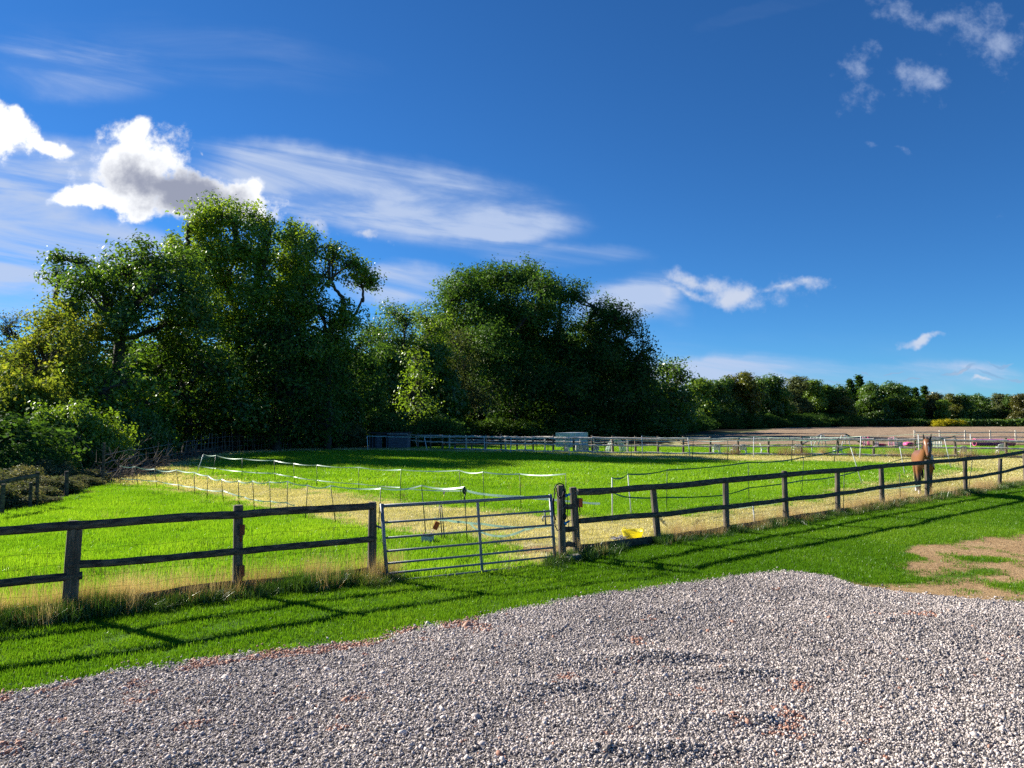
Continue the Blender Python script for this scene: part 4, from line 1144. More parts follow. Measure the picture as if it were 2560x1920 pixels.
# purple tunnel
xa, xb = atY(2436, 1106, 65).x, atY(2526, 1106, 65).x
t = thing('play_tunnel', 'long purple and pink fabric tunnel lying at the far right behind the fences', 'fabric tunnel', ((xa + xb) / 2, 65, 0))
n = 34; pts = [Vector((xa + (xb - xa) * i / n, 65 - .5 * i / n, .32)) for i in range(n + 1)]
rad = [.30 + (.02 if i % 2 else -.015) for i in range(n + 1)]
MB().tube(pts[:27], rad[:27], 14, cap=False).build('sleeve', M_PURPLE, t, True); MB().tube(pts[26:], rad[26:], 14, cap=True).build('end_sleeve', M_PINK, t, True)
rg = [(xa, 65 + .31 * math.cos(a), .32 + .31 * math.sin(a)) for a in np.linspace(0, 2 * math.pi, 20)]
MB().tube(rg, .03, 6).build('hoop', M_PINK, t, True)
# hoop bundle
c = at(1538, 1133); t = thing('pipe_bundle', 'bundle of bent white pipes arched over behind the far rail', 'pipes', (c.x, c.y, 0)); rn = random.Random(2)
Yh = 53.4
for i in range(11):
    w_ = .22 + .035 * i; h = .78 + .03 * i; cx = atY(1540, 1100, Yh).x + rn.uniform(-.04, .04); yy = Yh + rn.uniform(-.2, .2)
    pts = [(cx + math.cos(a) * w_ * (1 + .35 * (1 - math.sin(a))), yy, max(0, math.sin(a)) * h) for a in np.linspace(0, math.pi, 15)]
    MB().tube(pts, .028, 6).build('pipe', [M_WHITE, M_WHITE, M_GREYW, basic('green_pipe', (.05, .35, .18), .5), M_WHITE][i % 5], t, True)
# grey storage box in the shade
YB = 60.2
c = atY(1423, 1120, YB); t = thing('storage_box', 'pale blue grey metal box trailer in tree shade behind the far fence', 'trailer', (c.x, c.y, 0))
M_BOX = basic('pale_grey_sheet', (.40, .47, .58), .6, var=.05, scale=1)
p0 = atY(1389, 1110, YB + .35); p1 = c; p2 = atY(1470, 1110, YB + 1.6)
p0 = Vector((p0.x, p0.y, 0)); p1 = Vector((p1.x, p1.y, 0)); p2 = Vector((p2.x, p2.y, 0)); p3 = p0 + p2 - p1
zb, zt = .12, 1.25
V = [p + Vector((0, 0, zb)) for p in (p0, p1, p2, p3)] + [p + Vector((0, 0, zt)) for p in (p0, p1, p2, p3)]
MB().add(V, [(0, 3, 2, 1), (4, 5, 6, 7), (0, 1, 5, 4), (1, 2, 6, 5), (2, 3, 7, 6), (3, 0, 4, 7)]).build('body', M_BOX, t)
tm = MB(); d_ = (p2 - p1).normalized()
for f in (.02, .3, .52, .98): q = p1.lerp(p2, f) + Vector((-d_.y, d_.x, 0)) * -.015; tm.box(q + Vector((0, 0, .685)), (.04, .03, 1.12), Matrix.Rotation(math.atan2(d_.y, d_.x), 3, 'Z'))
tm.build('trim', M_GREYW, t)
MB().box(p0.lerp(p1, .45) + Vector((0, -.03, .98)), (.36, .03, .10)).build('plate', M_WHITE, t)
for f in (.25, .8): MB().tube([p1.lerp(p2, f) + Vector((0, -.03, .13)), p1.lerp(p2, f) + Vector((0, .12, .13))], .13, 12).build('wheel', M_BLACK, t)
# wrapped netting blocks
for lb, a, b_, sd in (('large grey roll of wire netting lying behind the far fence below the grey trailer', 1440, 1472, 1), ('smaller grey block of netting right of the larger roll', 1484, 1497, 2)):
    xa, xb = atY(a, 1120, 54.2).x, atY(b_, 1120, 54.2).x; t = thing('netting_roll', lb, 'netting', ((xa + xb) / 2, 54.2, 0))
    MB().box(((xa + xb) / 2, 54.4, .25), (xb - xa, .5, .48), jit=.02).build('block', M_GREYNET, t)
    rn = random.Random(sd); mm = MB()
    for i in range(12):
        cx = rn.uniform(xa + .15, xb - .15); r_ = rn.uniform(.08, .22); a0_ = rn.uniform(0, 6)
        mm.tube([(min(xb, max(xa, cx + math.cos(a0_ + q) * r_ * 1.5)), 54.13, max(.02, .25 + math.sin(a0_ + q) * r_)) for q in np.linspace(0, 3.5, 9)], .012, 5)
    mm.build('strands', M_WHITE, t)
c = at(1417, 1129); t = thing('plastic_drum', 'small pale drum on the grass in front of the grey trailer', 'drum', (c.x, c.y, 0))
MB().tube([(c.x, c.y, 0), (c.x, c.y, .06), (c.x, c.y, .28), (c.x, c.y, .30)], [.14, .15, .15, .12], 14).build('barrel', M_GREYW, t, True); MB().tube([(c.x, c.y, .295), (c.x, c.y, .32)], .13, 14).build('lid', M_WHITE, t, True)
c = at(1407, 1129); MB_ = MB().tube([(c.x + .11 * math.cos(a), c.y, .12 + .11 * math.sin(a)) for a in np.linspace(0, 6.28, 16)], .028, 6)
tag(MB_.build('hose_ring', M_METALD, None, True), 'small dark ring leaning beside the pale drum', 'ring')


# ---------------------------------------------------------------- shed
def shed():
    Y = 59.5; t = thing('wooden_hut', 'low grey weatherboarded hut with flat dark roof and open doorway under the trees', 'hut', (atY(980, 1110, Y).x, Y, 0))
    x = lambda p: atY(p, 1100, Y).x; z = lambda q: atY(980, q, Y).z
    z0, z1 = .0, z(1084)
    b = MB(); n = 9
    for k in range(n):
        zz = z0 + (z1 - z0) * (k + .5) / n; b.box(((x(971) + x(1018)) / 2, Y, zz), (x(1018) - x(971), .05, (z1 - z0) / n * .9), Matrix.Rotation(R(-6), 3, 'X'))
    b.build('wall', M_SHED, t)
    MB().box(((x(971) + x(1018)) / 2, Y + 1.0, z1 / 2), (x(1018) - x(971) - .02, 1.9, z1 - .04)).build('wall', M_SHED, t)
    MB().box(((x(970) + x(1020)) / 2, Y + .9, z1 + .05), (x(1020) - x(970) + .1, 2.3, .09)).build('roof', M_FELT, t)
    MB().box(((x(971) + x(1018)) / 2, Y - .22, z1 + .0), (x(1018) - x(971) + .12, .05, .08)).build('fascia', M_GREYW, t)
    # doorway bay
    MB().box((x(953), Y + .05, z(1089) * .5), (.09, .09, z(1089))).build('door_frame', M_SHED, t); MB().box((x(967), Y + .05, z(1089) * .5), (.09, .09, z(1089))).build('door_frame', M_SHED, t)
    MB().box(((x(953) + x(967)) / 2, Y + .05, z(1089)), (x(967) - x(953) + .1, .1, .12)).build('lintel', M_SHED, t)
    MB().box(((x(951) + x(971)) / 2, Y + 1.4, .65), (x(971) - x(951), .06, 1.25)).build('back_wall', M_FELT, t)
    MB().box((x(947), Y + .1, .6), (x(952) - x(941), .06, 1.2)).build('side_panel', M_SHED, t)
    # lower lean-to
    MB().box(((x(924) + x(941)) / 2, Y + .5, .45), (x(941) - x(924), 1.0, .85)).build('pen_wall', M_FELT, t)
    MB().box(((x(921) + x(970)) / 2, Y + .6, z(1083)), (x(970) - x(921), 1.6, .07), Matrix.Rotation(R(1.5), 3, 'Y')).build('roof', M_FELT, t)
    for p in (924, 932, 940): MB().box((x(p), Y - .02, .55), (.06, .06, 1.1)).build('pen_post', M_SHED, t)


shed()
# broken hurdle right of the hut
c = at(1036, 1118); t = thing('broken_hurdle', 'broken pale wooden hurdle standing right of the hut', 'hurdle', (c.x, c.y, 0))
for a, b_ in (((1023, 1087), (1041, 1088)), ((1019, 1100), (1052, 1102)), ((1026, 1087), (1025, 1100)), ((1040, 1087), (1040, 1102)), ((1020, 1118), (1024, 1098)), ((1044, 1118), (1038, 1100))):
    MB().tube([atY(*a, c.y), atY(*b_, c.y)], .03, 6, rough=.1).build('rail', M_ARENA, t)


# ---------------------------------------------------------------- trees
L_ASH = leafy('ash_leaves', (.08, .155, .012), (.145, .25, .018), (.27, .38, .03), trans=.52, gloss=.045, grough=.42)
L_OAK = leafy('oak_leaves', (.045, .10, .010), (.080, .165, .015), (.16, .27, .028), trans=.5, gloss=.05, grough=.42)
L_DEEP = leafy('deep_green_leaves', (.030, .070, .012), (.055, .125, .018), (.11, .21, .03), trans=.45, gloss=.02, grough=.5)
L_YEL = leafy('yellow_green_leaves', (.085, .14, .016), (.16, .22, .026), (.30, .32, .045), trans=.52, gloss=.02, grough=.5)
L_PALE = leafy('pale_olive_leaves', (.06, .085, .025), (.10, .13, .04), (.18, .20, .08), trans=.4, gloss=.02, grough=.5)
L_RUST = leafy('russet_leaves', (.055, .065, .014), (.10, .105, .02), (.17, .15, .03), trans=.4, gloss=.04)
L_BRAM = leafy('bramble_leaves', (.05, .08, .022), (.13, .15, .05), (.34, .28, .17), trans=.4, gloss=.03, grough=.5)


def unit(v):
    return v / np.maximum(np.linalg.norm(v, axis=1, keepdims=True), 1e-9)


def leaf_mesh(C, N, S, tint, rs, aspect=.55):
    n = len(C); N = unit(N); r = rs.normal(size=(n, 3)); t = unit(np.cross(N, r)); b = np.cross(N, t)
    s = S[:, None]
    V = np.stack([C - t * s * .5, C + b * s * .5 * aspect + N * s * .06, C + t * s * .5, C - b * s * .5 * aspect + N * s * .06], 1).reshape(-1, 3)
    i = np.arange(n)[:, None] * 4 + np.arange(4)[None]
    return V, i, np.repeat(tint, 4)


def crown_arrays(lobes, seed, clump_gap, leaves, leaf_s, clump_r, shell=.45, thr=.30, base_tint=.5, low=None):
    """lobes: (x, y, z, r). Clumps of leaves gathered towards each lobe's skin, thinned by noise so that gaps stay open"""
    rs = np.random.RandomState(seed); C = []; CN = []
    for (x, y, z, r) in lobes:
        n = int(max(6, 4.2 * (r / clump_gap) ** 2 * 3.1))
        d = unit(rs.normal(size=(n, 3))); q = r * rs.uniform(0, 1, n) ** shell
        q = q * (.78 + .62 * fbm(d[:, 0] * 1.3 + x, d[:, 2] * 1.3 + d[:, 1] + z, 1.6, 2))
        spray = rs.rand(n) < .11; q = np.where(spray, r * rs.uniform(.95, 1.32, n), q)
        P = d * q[:, None] * np.array([1.06, 1.06, .9]); C.append(P + (x, y, z)); CN.append(d)
    C = np.concatenate(C); CN = np.concatenate(CN)
    nz = fbm(C[:, 0] * .9 + C[:, 1] * .4, C[:, 2] * .9 + C[:, 1] * .3 + seed, .55 / max(clump_gap, .2), 3, .6)
    k = nz > thr; C, CN = C[k], CN[k]
    if low is not None: k = C[:, 2] > low; C, CN = C[k], CN[k]
    m = rs.poisson(leaves, len(C)); I = np.repeat(np.arange(len(C)), m)
    off = rs.normal(size=(len(I), 3)) * clump_r * np.array([1, 1, .62]); off[:, 2] -= np.hypot(off[:, 0], off[:, 1]) * .25
    ct = np.clip(base_tint + rs.normal(0, .16, len(C)) + (nz[k][:len(C)] if False else 0), 0, 1)
    P = C[I] + off
    N = CN[I] * .55 + unit(off) * .5 + np.array([0, 0, .55]) + rs.normal(size=(len(I), 3)) * .55
    T = np.clip(ct[I] + rs.normal(0, .13, len(I)), 0, 1)
    return P, N, leaf_s * rs.uniform(.65, 1.35, len(I)), T, C, rs


def bez(a, b, bend, n, rs, wob):
    a = Vector(a); b = Vector(b); m_ = (a + b) / 2 + Vector(bend); P = []
    for i in range(n + 1):
        t = i / n; p = a * (1 - t) ** 2 + m_ * 2 * t * (1 - t) + b * t * t
        if 0 < i < n: p += Vector(rs.normal(0, wob, 3))
        P.append(p)
    return P


def make_tree(name, label, base, lobes, mat, seed, tr=.35, forks=None, leaf_s=.24, gap=1.1, leaves=26, clump_r=.42, thr=.33, shell=.45, tint=.5, group=None, cat='tree', bark=None, twigs=1.0, low=None):
    rs = np.random.RandomState(seed + 900)
    t = thing(name, label, cat, tuple(base), group)
    P, N, S, T, C, r2 = crown_arrays(lobes, seed, gap, leaves, leaf_s, clump_r, shell, thr, tint, low)
    V, q, tt = leaf_mesh(P - np.array(base), N, S, T, r2)
    me = np_mesh('crown', V, q, mat, tt); o = bpy.data.objects.new('crown', me); sc.collection.objects.link(o); o.parent = t
    mb = MB(); b = Vector(base)
    zs = [l[2] - l[3] * .6 for l in lobes]; cz = min(zs); cx = np.mean([l[0] for l in lobes]); cy_ = np.mean([l[1] for l in lobes])
    top = max(lobes, key=lambda l: l[2] + l[3])
    fork = Vector(forks) if forks else Vector((b.x * .7 + cx * .3, b.y * .7 + cy_ * .3, max(1.5, b.z + (top[2] - b.z) * .38)))
    trunk = bez(b - Vector((0, 0, .3)), fork, (rs.normal(0, .25), rs.normal(0, .25), 0), 8, rs, .05)
    mb.tube(trunk, list(np.linspace(tr * 1.25, tr * .8, 9)), 9, rough=.08)
    nodes = [(fork, None)]; kids = {0: 0}; par = {}
    order = sorted(range(len(lobes)), key=lambda i: (Vector(lobes[i][:3]) - fork).length)
    for i in order:
        e = Vector(lobes[i][:3]) + Vector((0, 0, -.15 * lobes[i][3])); best = min(range(len(nodes)), key=lambda j: (nodes[j][0] - e).length + .45 * (nodes[j][0] - fork).length + (3.0 if e.z < nodes[j][0].z - 1 else 0))
        nodes.append((e, best)); j = len(nodes) - 1; kids[j] = 0; par[j] = (best, i)
        k_ = j
        while k_: k_ = par[k_][0]; kids[k_] += 1
    for j, (p_, i) in par.items():
        x, y, z, r = lobes[i]; st, e = nodes[p_][0], nodes[j][0]; L = (e - st).length
        low_ = e.z < fork.z - .5
        if p_ == 0 and low_: st = Vector(trunk[5])
        f0 = min(.80, .22 + .58 * math.sqrt((kids[j] + 1) / len(lobes))); fp = 1.0 if p_ == 0 else min(.80, .22 + .58 * math.sqrt((kids[p_] + 1) / len(lobes)))
        r0 = tr * min(f0 * 1.1, fp); r1 = max(.03, tr * .10 if kids[j] == 0 else tr * f0 * .75)
        pts = bez(st, e, (rs.normal(0, L * .08), rs.normal(0, L * .08), -L * .06 + rs.normal(0, L * .07)), 7, rs, L * .022)
        mb.tube(pts, list(np.linspace(r0, r1, 8)), 6, rough=.08)
        d = C[np.linalg.norm(C - np.array([x, y, z]), axis=1) < r * 1.05]
        if len(d):
            for c in d[rs.choice(len(d), min(len(d), int(4 + 6 * twigs)), replace=False)]:
                c = Vector(c); f = rs.uniform(.6, 1); s_ = Vector(pts[int(f * 7)]); q1 = bez(s_, c, (rs.normal(0, .2), rs.normal(0, .2), .1 * (c - s_).length), 5, rs, .07)
                mb.tube(q1, list(np.linspace(max(.02, r1 * .55), .010, 6)), 4)
                for k_ in range(2):
                    v = q1[2 + k_]; w_ = d[rs.randint(len(d))]
                    if (Vector(w_) - v).length < r: mb.tube(bez(v, w_, (0, 0, .1), 3, rs, .05), [.02, .015, .011, .007], 4)
    mb.build('trunk', bark or M_BARK, t, True)
    print(name, len(P)); return t


def lobes_px(L, Y, seed, depth=.55, extra=1, zmin=None):
    """crown lumps read off the photograph, each given a real place, size and depth"""
    rs = np.random.RandomState(seed); out = []
    w = (max(l[0] for l in L) - min(l[0] for l in L)) / F * Y
    for (px, py, rp) in L:
        y = Y + rs.uniform(-1, 1) * w * depth * .35; p = atY(px, py, y); r = rp / F * y
        out.append((p.x, p.y, p.z, r))
        for k in range(extra):
            sgn = 1 if (k + int(rs.rand() * 2)) % 2 else -1
            y2 = y + sgn * r * rs.uniform(.9, 1.6); r3 = r * rs.uniform(.75, .92); q = atY(px + rs.uniform(-.2, .2) * rp, py + rs.uniform(.05, .4) * rp, y2)
            out.append((q.x, q.y, q.z, r3))
    return out


def gpx(px, Y):
    return (atY(px, 1100, Y).x, Y, 0.0)


# left group, behind the stake fence
make_tree('oak_tree', 'broad dark oak at far left of the wood with a bare forked trunk', gpx(292, 50),
          lobes_px([(150, 690, 36), (135, 745, 34), (175, 760, 52), (200, 690, 40), (240, 688, 44), (300, 790, 50), (268, 745, 55), (312, 668, 58), (362, 645, 52), (345, 735, 60), (410, 700, 55), (452, 648, 48), (470, 730, 62), (420, 800, 55), (185, 830, 50), (500, 800, 60), (145, 640, 16), (200, 648, 16)], 50, 1),
          L_OAK, 1, tr=.42, forks=tuple(atY(300, 850, 50)), gap=.85, leaves=34, leaf_s=.24, clump_r=.38, thr=.36, tint=.5, twigs=1.0)
make_tree('ash_tree', 'tallest tree of the left group, airy bright green crown against the white cloud', gpx(590, 58),
          lobes_px([(470, 560, 34), (500, 545, 46), (540, 525, 42), (590, 538, 45), (640, 548, 42), (672, 580, 40), (450, 620, 40), (520, 610, 62), (590, 610, 60), (650, 640, 55), (560, 700, 70), (640, 720, 60), (500, 690, 55), (600, 800, 75), (520, 790, 60), (470, 620, 35)], 58, 2),
          L_ASH, 2, tr=.42, forks=tuple(atY(598, 850, 58)), gap=.85, leaves=34, leaf_s=.25, clump_r=.37, thr=.39, tint=.68, twigs=1.0)
make_tree('ash_tree', 'slender open crowned tree leaning right at the right edge of the left group', gpx(818, 57),
          lobes_px([(742, 575, 38), (785, 615, 42), (832, 640, 38), (868, 655, 38), (905, 682, 34), (932, 702, 20), (800, 680, 44), (750, 740, 44), (860, 740, 34), (715, 790, 44), (830, 850, 50), (760, 850, 50), (830, 690, 36), (770, 690, 40), (905, 745, 18), (880, 790, 38), (800, 760, 34), (850, 800, 40), (735, 650, 36)], 57, 3, extra=1),
          L_ASH, 3, tr=.26, forks=tuple(atY(815, 830, 57)), gap=.85, leaves=34, leaf_s=.24, clump_r=.36, thr=.41, tint=.5, twigs=1.0)
make_tree('ash_tree', 'tall narrow tree between the tallest one and the slender leaning one', gpx(705, 61),
          lobes_px([(725, 590, 34), (700, 640, 42), (742, 690, 48), (690, 720, 52), (735, 790, 55), (670, 800, 55)], 61, 4), L_ASH, 4, tr=.3, gap=.9, leaves=32, leaf_s=.26, thr=.36, tint=.42)
make_tree('lime_tree', 'yellow green rounded tree at the left edge below the dark oak', gpx(110, 45),
          lobes_px([(135, 790, 48), (90, 840, 50), (150, 850, 60), (200, 860, 50), (110, 900, 60), (40, 900, 50), (75, 930, 50), (150, 940, 60), (40, 985, 55), (215, 900, 50), (235, 820, 40)], 45, 5), L_YEL, 5, tr=.25, gap=.8, leaves=32, leaf_s=.20, clump_r=.36, thr=.33, tint=.6)
make_tree('birch_tree', 'thin bare topped pale tree at the extreme left skyline', gpx(45, 72),
          lobes_px([(30, 800, 42), (75, 800, 38), (10, 830, 40), (60, 850, 45), (110, 810, 30)], 72, 6), L_PALE, 6, tr=.2, gap=1.3, leaves=12, leaf_s=.20, clump_r=.5, thr=.42, tint=.5, twigs=3)
make_tree('dark_tree', 'dark rounded tree cut by the left edge of the photo', gpx(-10, 48),
          lobes_px([(-30, 880, 55), (25, 900, 45), (-40, 960, 60), (20, 980, 50)], 48, 7), L_DEEP, 7, tr=.25, gap=1.0, leaves=28, leaf_s=.22, thr=.3)
for i, (lb, px, Y, L, mat) in enumerate([
        ('dense mid green tree filling the gap under the tallest ash', 470, 54, [(400, 840, 60), (470, 830, 60), (350, 890, 60), (600, 1010, 70), (500, 1040, 60), (420, 1040, 60), (420, 880, 70), (500, 880, 75), (560, 900, 70), (450, 960, 80), (540, 980, 75), (380, 930, 60)], L_OAK),
        ('deep green tree left of the slender leaning one, lower down', 690, 55, [(660, 820, 60), (740, 830, 50), (790, 900, 60), (830, 960, 60), (650, 1040, 60), (740, 1040, 60), (820, 1040, 55), (640, 880, 75), (720, 880, 70), (680, 960, 80), (610, 970, 70), (760, 960, 65), (700, 840, 50)], L_DEEP),
        ('dark bushy tree above the pale bush and hut', 840, 62, [(790, 850, 60), (850, 880, 65), (900, 860, 55), (810, 950, 75), (890, 960, 70), (870, 1010, 60)], L_DEEP),
        ('bushy tree with bright leaves low at left beside the oak trunk', 320, 44, [(250, 960, 60), (180, 950, 55), (130, 1030, 55), (60, 1040, 55), (330, 930, 55), (380, 990, 60), (300, 1020, 65), (200, 1010, 60), (240, 1070, 50), (350, 1070, 50)], L_ASH),
        ('yellowish sapling in the hollow between the two tree groups', 1050, 70, [(1040, 890, 26), (1050, 940, 34), (1025, 985, 30), (1060, 1010, 32), (1040, 1055, 30)], L_ASH),
        ('medium green tree with a lit left side between the two tree groups', 985, 84, [(980, 778, 36), (1015, 790, 34), (960, 830, 50), (1010, 850, 50), (950, 900, 55), (1000, 930, 55), (920, 830, 34)], L_OAK),
        ('olive topped tree joined to the left flank of the great dark tree', 1065, 88, [(1050, 790, 36), (1085, 800, 40), (1060, 850, 45), (1100, 870, 50), (1060, 930, 50)], L_ASH)]):
    make_tree('woodland_tree', lb, gpx(px, Y), lobes_px(L, Y, 30 + i), mat, 30 + i, tr=.28, gap=1.2, leaves=24, leaf_s=.27, clump_r=.5, thr=.34)

# middle group
YM = 104
kw = dict(gap=1.35, leaves=32, leaf_s=.36, clump_r=.60)
make_tree('great_tree', 'great dark domed tree, highest crown of the middle group', gpx(1240, YM),
          lobes_px([(1130, 722, 38), (1165, 700, 42), (1215, 692, 44), (1265, 688, 44), (1320, 684, 44), (1368, 708, 40), (1120, 780, 55), (1190, 760, 65), (1270, 760, 65), (1345, 755, 55), (1300, 820, 65), (1230, 850, 80), (1310, 890, 70), (1100, 840, 40)], YM, 50, extra=2),
          L_DEEP, 50, tr=.6, thr=.30, tint=.6, **kw)
make_tree('broad_tree', 'dark tree on the right shoulder of the great domed tree', gpx(1440, YM + 4),
          lobes_px([(1405, 722, 38), (1445, 738, 40), (1490, 758, 38), (1400, 800, 55), (1460, 810, 55), (1520, 800, 44), (1500, 850, 55), (1420, 890, 65), (1380, 850, 50)], YM + 4, 51, extra=1), L_DEEP, 51, tr=.45, thr=.37, tint=.45, twigs=1.5, **kw)
make_tree('open_tree', 'airy tree showing sky through its branches at the right of the middle group', gpx(1560, YM),
          lobes_px([(1535, 778, 32), (1572, 800, 34), (1605, 838, 32), (1630, 862, 20), (1560, 850, 44), (1600, 885, 36), (1530, 890, 48), (1585, 930, 45), (1500, 910, 50)], YM, 52, extra=1), L_DEEP, 52, tr=.35, thr=.42, tint=.4, twigs=1.4, **kw)
make_tree('ivy_tree', 'olive leaved tree with sunlit left side in front of the great dark tree', gpx(1150, YM - 12),
          lobes_px([(1135, 850, 45), (1165, 900, 50), (1120, 930, 42), (1150, 980, 55), (1110, 1000, 38), (1190, 990, 50)], YM - 12, 53), L_PALE, 53, tr=.3, thr=.3, tint=.3, gap=1.5, leaves=30, leaf_s=.32, clump_r=.6)
for i, (lb, px, L) in enumerate([('dark lower tree below the great dome, centre of the middle group', 1290, [(1240, 930, 75), (1320, 950, 75), (1270, 1010, 70), (1350, 1010, 65)]),
                                 ('dark lower tree below the right shoulder of the middle group', 1440, [(1400, 950, 70), (1470, 960, 70), (1430, 1020, 65), (1500, 1020, 60)]),
                                 ('dark lower tree below the airy one at the right of the middle group', 1580, [(1550, 990, 60), (1600, 970, 50), (1590, 1030, 55), (1630, 1010, 40), (1620, 920, 32)])]):
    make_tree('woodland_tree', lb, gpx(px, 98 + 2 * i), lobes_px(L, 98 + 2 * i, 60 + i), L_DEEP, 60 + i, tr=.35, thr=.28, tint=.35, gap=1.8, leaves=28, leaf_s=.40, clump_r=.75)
make_tree('rounded_tree', 'olive topped rounded tree standing alone right of the middle group', gpx(1680, 122),
          lobes_px([(1665, 918, 26), (1690, 914, 28), (1708, 945, 26), (1670, 960, 40), (1720, 990, 35), (1680, 1010, 45), (1640, 990, 30), (1700, 1040, 40)], 122, 70), L_OAK, 70, tr=.35, thr=.28, tint=.55, gap=1.9, leaves=26, leaf_s=.46, clump_r=.8)


# ---------------------------------------------------------------- far tree line: five kinds built once, then copied
def unit_tree(name, mat, seed, kind='round'):
    rs = np.random.RandomState(seed); L = []
    if kind == 'round':
        for i in range(11):
            a = rs.uniform(0, 6.28); q = rs.uniform(.05, .24); z = rs.uniform(.22, .84); r = rs.uniform(.13, .20) * (1.1 - .35 * z)
            L.append((math.cos(a) * q, math.sin(a) * q, z, r))
        L.append((0, 0, .85, .14)); L.append((.05, 0, .15, .2)); L.append((-.1, .05, .12, .18))
        P, N, S, T, C, r2 = crown_arrays(L, seed, .062, 22, .030, .030, .42, .25, .5)
    else:
        C = []; 
        for i in range(260):
            z = rs.uniform(.12, 1); a = rs.uniform(0, 6.28); q = .20 * (1 - z) ** .8 * (.75 + .25 * math.sin(z * 60)) * rs.uniform(.5, 1)
            C.append((math.cos(a) * q, math.sin(a) * q, z - q * .3))
        C = np.array(C); I = np.repeat(np.arange(len(C)), 14); P = C[I] + rs.normal(size=(len(I), 3)) * .014; N = rs.normal(size=(len(I), 3)) + np.array([0, 0, .6]); S = rs.uniform(.02, .035, len(I)); T = np.clip(rs.normal(.3, .15, len(I)), 0, 1); r2 = rs
    V, q, tt = leaf_mesh(P, N, S, T, r2, .7)
    me = np_mesh('crown', V, q, mat, tt)
    mb = MB(); mb.tube([(0, 0, -.02), (.005, 0, .3), (0, .01, .6), (0, 0, .82)], [.022, .018, .012, .005], 7)
    if kind == 'round':
        for l in L[:9]: mb.tube([(0, 0, .2), (l[0] * .5, l[1] * .5, (l[2] + .2) / 2), l[:3]], [.012, .008, .003], 5)
    t = bpy.data.objects.new(name, None); t.empty_display_size = .2
    c = bpy.data.objects.new('crown', me); c.parent = t
    tm = bpy.data.meshes.new('trunk'); tm.from_pydata([Vector(p) for p in mb.v], [], mb.f); tm.materials.append(M_BARK)
    u_ = bpy.data.objects.new('trunk', tm); u_.parent = t
    return t, [c, u_]


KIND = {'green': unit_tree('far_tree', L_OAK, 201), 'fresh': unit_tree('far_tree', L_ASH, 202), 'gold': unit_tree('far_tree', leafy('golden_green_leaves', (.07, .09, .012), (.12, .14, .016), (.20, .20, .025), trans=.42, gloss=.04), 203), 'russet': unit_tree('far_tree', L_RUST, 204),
        'pale': unit_tree('far_tree', L_PALE, 205), 'dark': unit_tree('far_tree', L_DEEP, 206), 'fir': unit_tree('fir_tree', L_DEEP, 207, 'fir')}


def put_tree(kind, loc, h, w, rz, label, group=None, cat='tree'):
    t, ch = KIND[kind]
    o = t.copy(); sc.collection.objects.link(o); o.location = loc; o.scale = (w, w, h); o.rotation_euler = (0, 0, rz); tag(o, label, cat, group)
    for c in ch:
        d = c.copy(); sc.collection.objects.link(d); d.parent = o
    return o


ORD = ['first', 'second', 'third', 'fourth', 'fifth', 'sixth', 'seventh', 'eighth', 'ninth', 'tenth', 'eleventh', 'twelfth', 'thirteenth', 'fourteenth', 'fifteenth', 'sixteenth', 'seventeenth', 'eighteenth', 'nineteenth', 'twentieth', 'twenty-first', 'twenty-second', 'twenty-third', 'twenty-fourth', 'twenty-fifth', 'twenty-sixth', 'twenty-seventh', 'twenty-eighth']
rn = random.Random(77)
FT = [(1752, 947, 'fresh', 165), (1785, 952, 'green', 172), (1815, 944, 'green', 178), (1858, 930, 'gold', 180), (1892, 944, 'green', 190), (1925, 937, 'green', 192), (1955, 975, 'fresh', 190), (1988, 942, 'pale', 205), (2030, 951, 'fresh', 208), (2062, 961, 'dark', 212), (2094, 963, 'green', 212),
      (2125, 950, 'fir', 222), (2147, 940, 'fir', 224), (2110, 990, 'gold', 205), (2174, 956, 'green', 214), (2222, 955, 'green', 216), (2262, 964, 'dark', 220), (2288, 970, 'fir', 228), (2311, 966, 'fir', 230), (2285, 990, 'fresh', 212), (2336, 981, 'russet', 218), (2355, 1000, 'fresh', 210),
      (2376, 984, 'gold', 222), (2402, 985, 'green', 222), (2445, 985, 'green', 226), (2492, 984, 'pale', 228), (2520, 988, 'green', 226), (2552, 984, 'russet', 220)]
KD = {'fresh': 'fresh green', 'green': 'mid green', 'gold': 'golden green', 'pale': 'pale sparse', 'dark': 'dark green', 'fir': 'pointed conifer', 'russet': 'russet tinged'}
cnt = {}
FTs = sorted(FT); 
for px, py, kd, Y in FTs:
    k = cnt.get(kd, 0); cnt[kd] = k + 1; p = atY(px, py, Y); h = p.z * (1.03 if kd != 'fir' else 1.0)
    nth = 'leftmost' if k == 0 else ORD[k] + ' from the left'
    lb = ('%s far tree beyond the field, %s of that colour' % (KD[kd], nth)) if kd != 'fir' else ('pointed conifer above the far tree line, %s' % nth)
    put_tree(kd, (p.x, Y, 0), h, h * (rn.uniform(.95, 1.15) if kd != 'fir' else 1.9), rn.uniform(0, 6.28), lb)
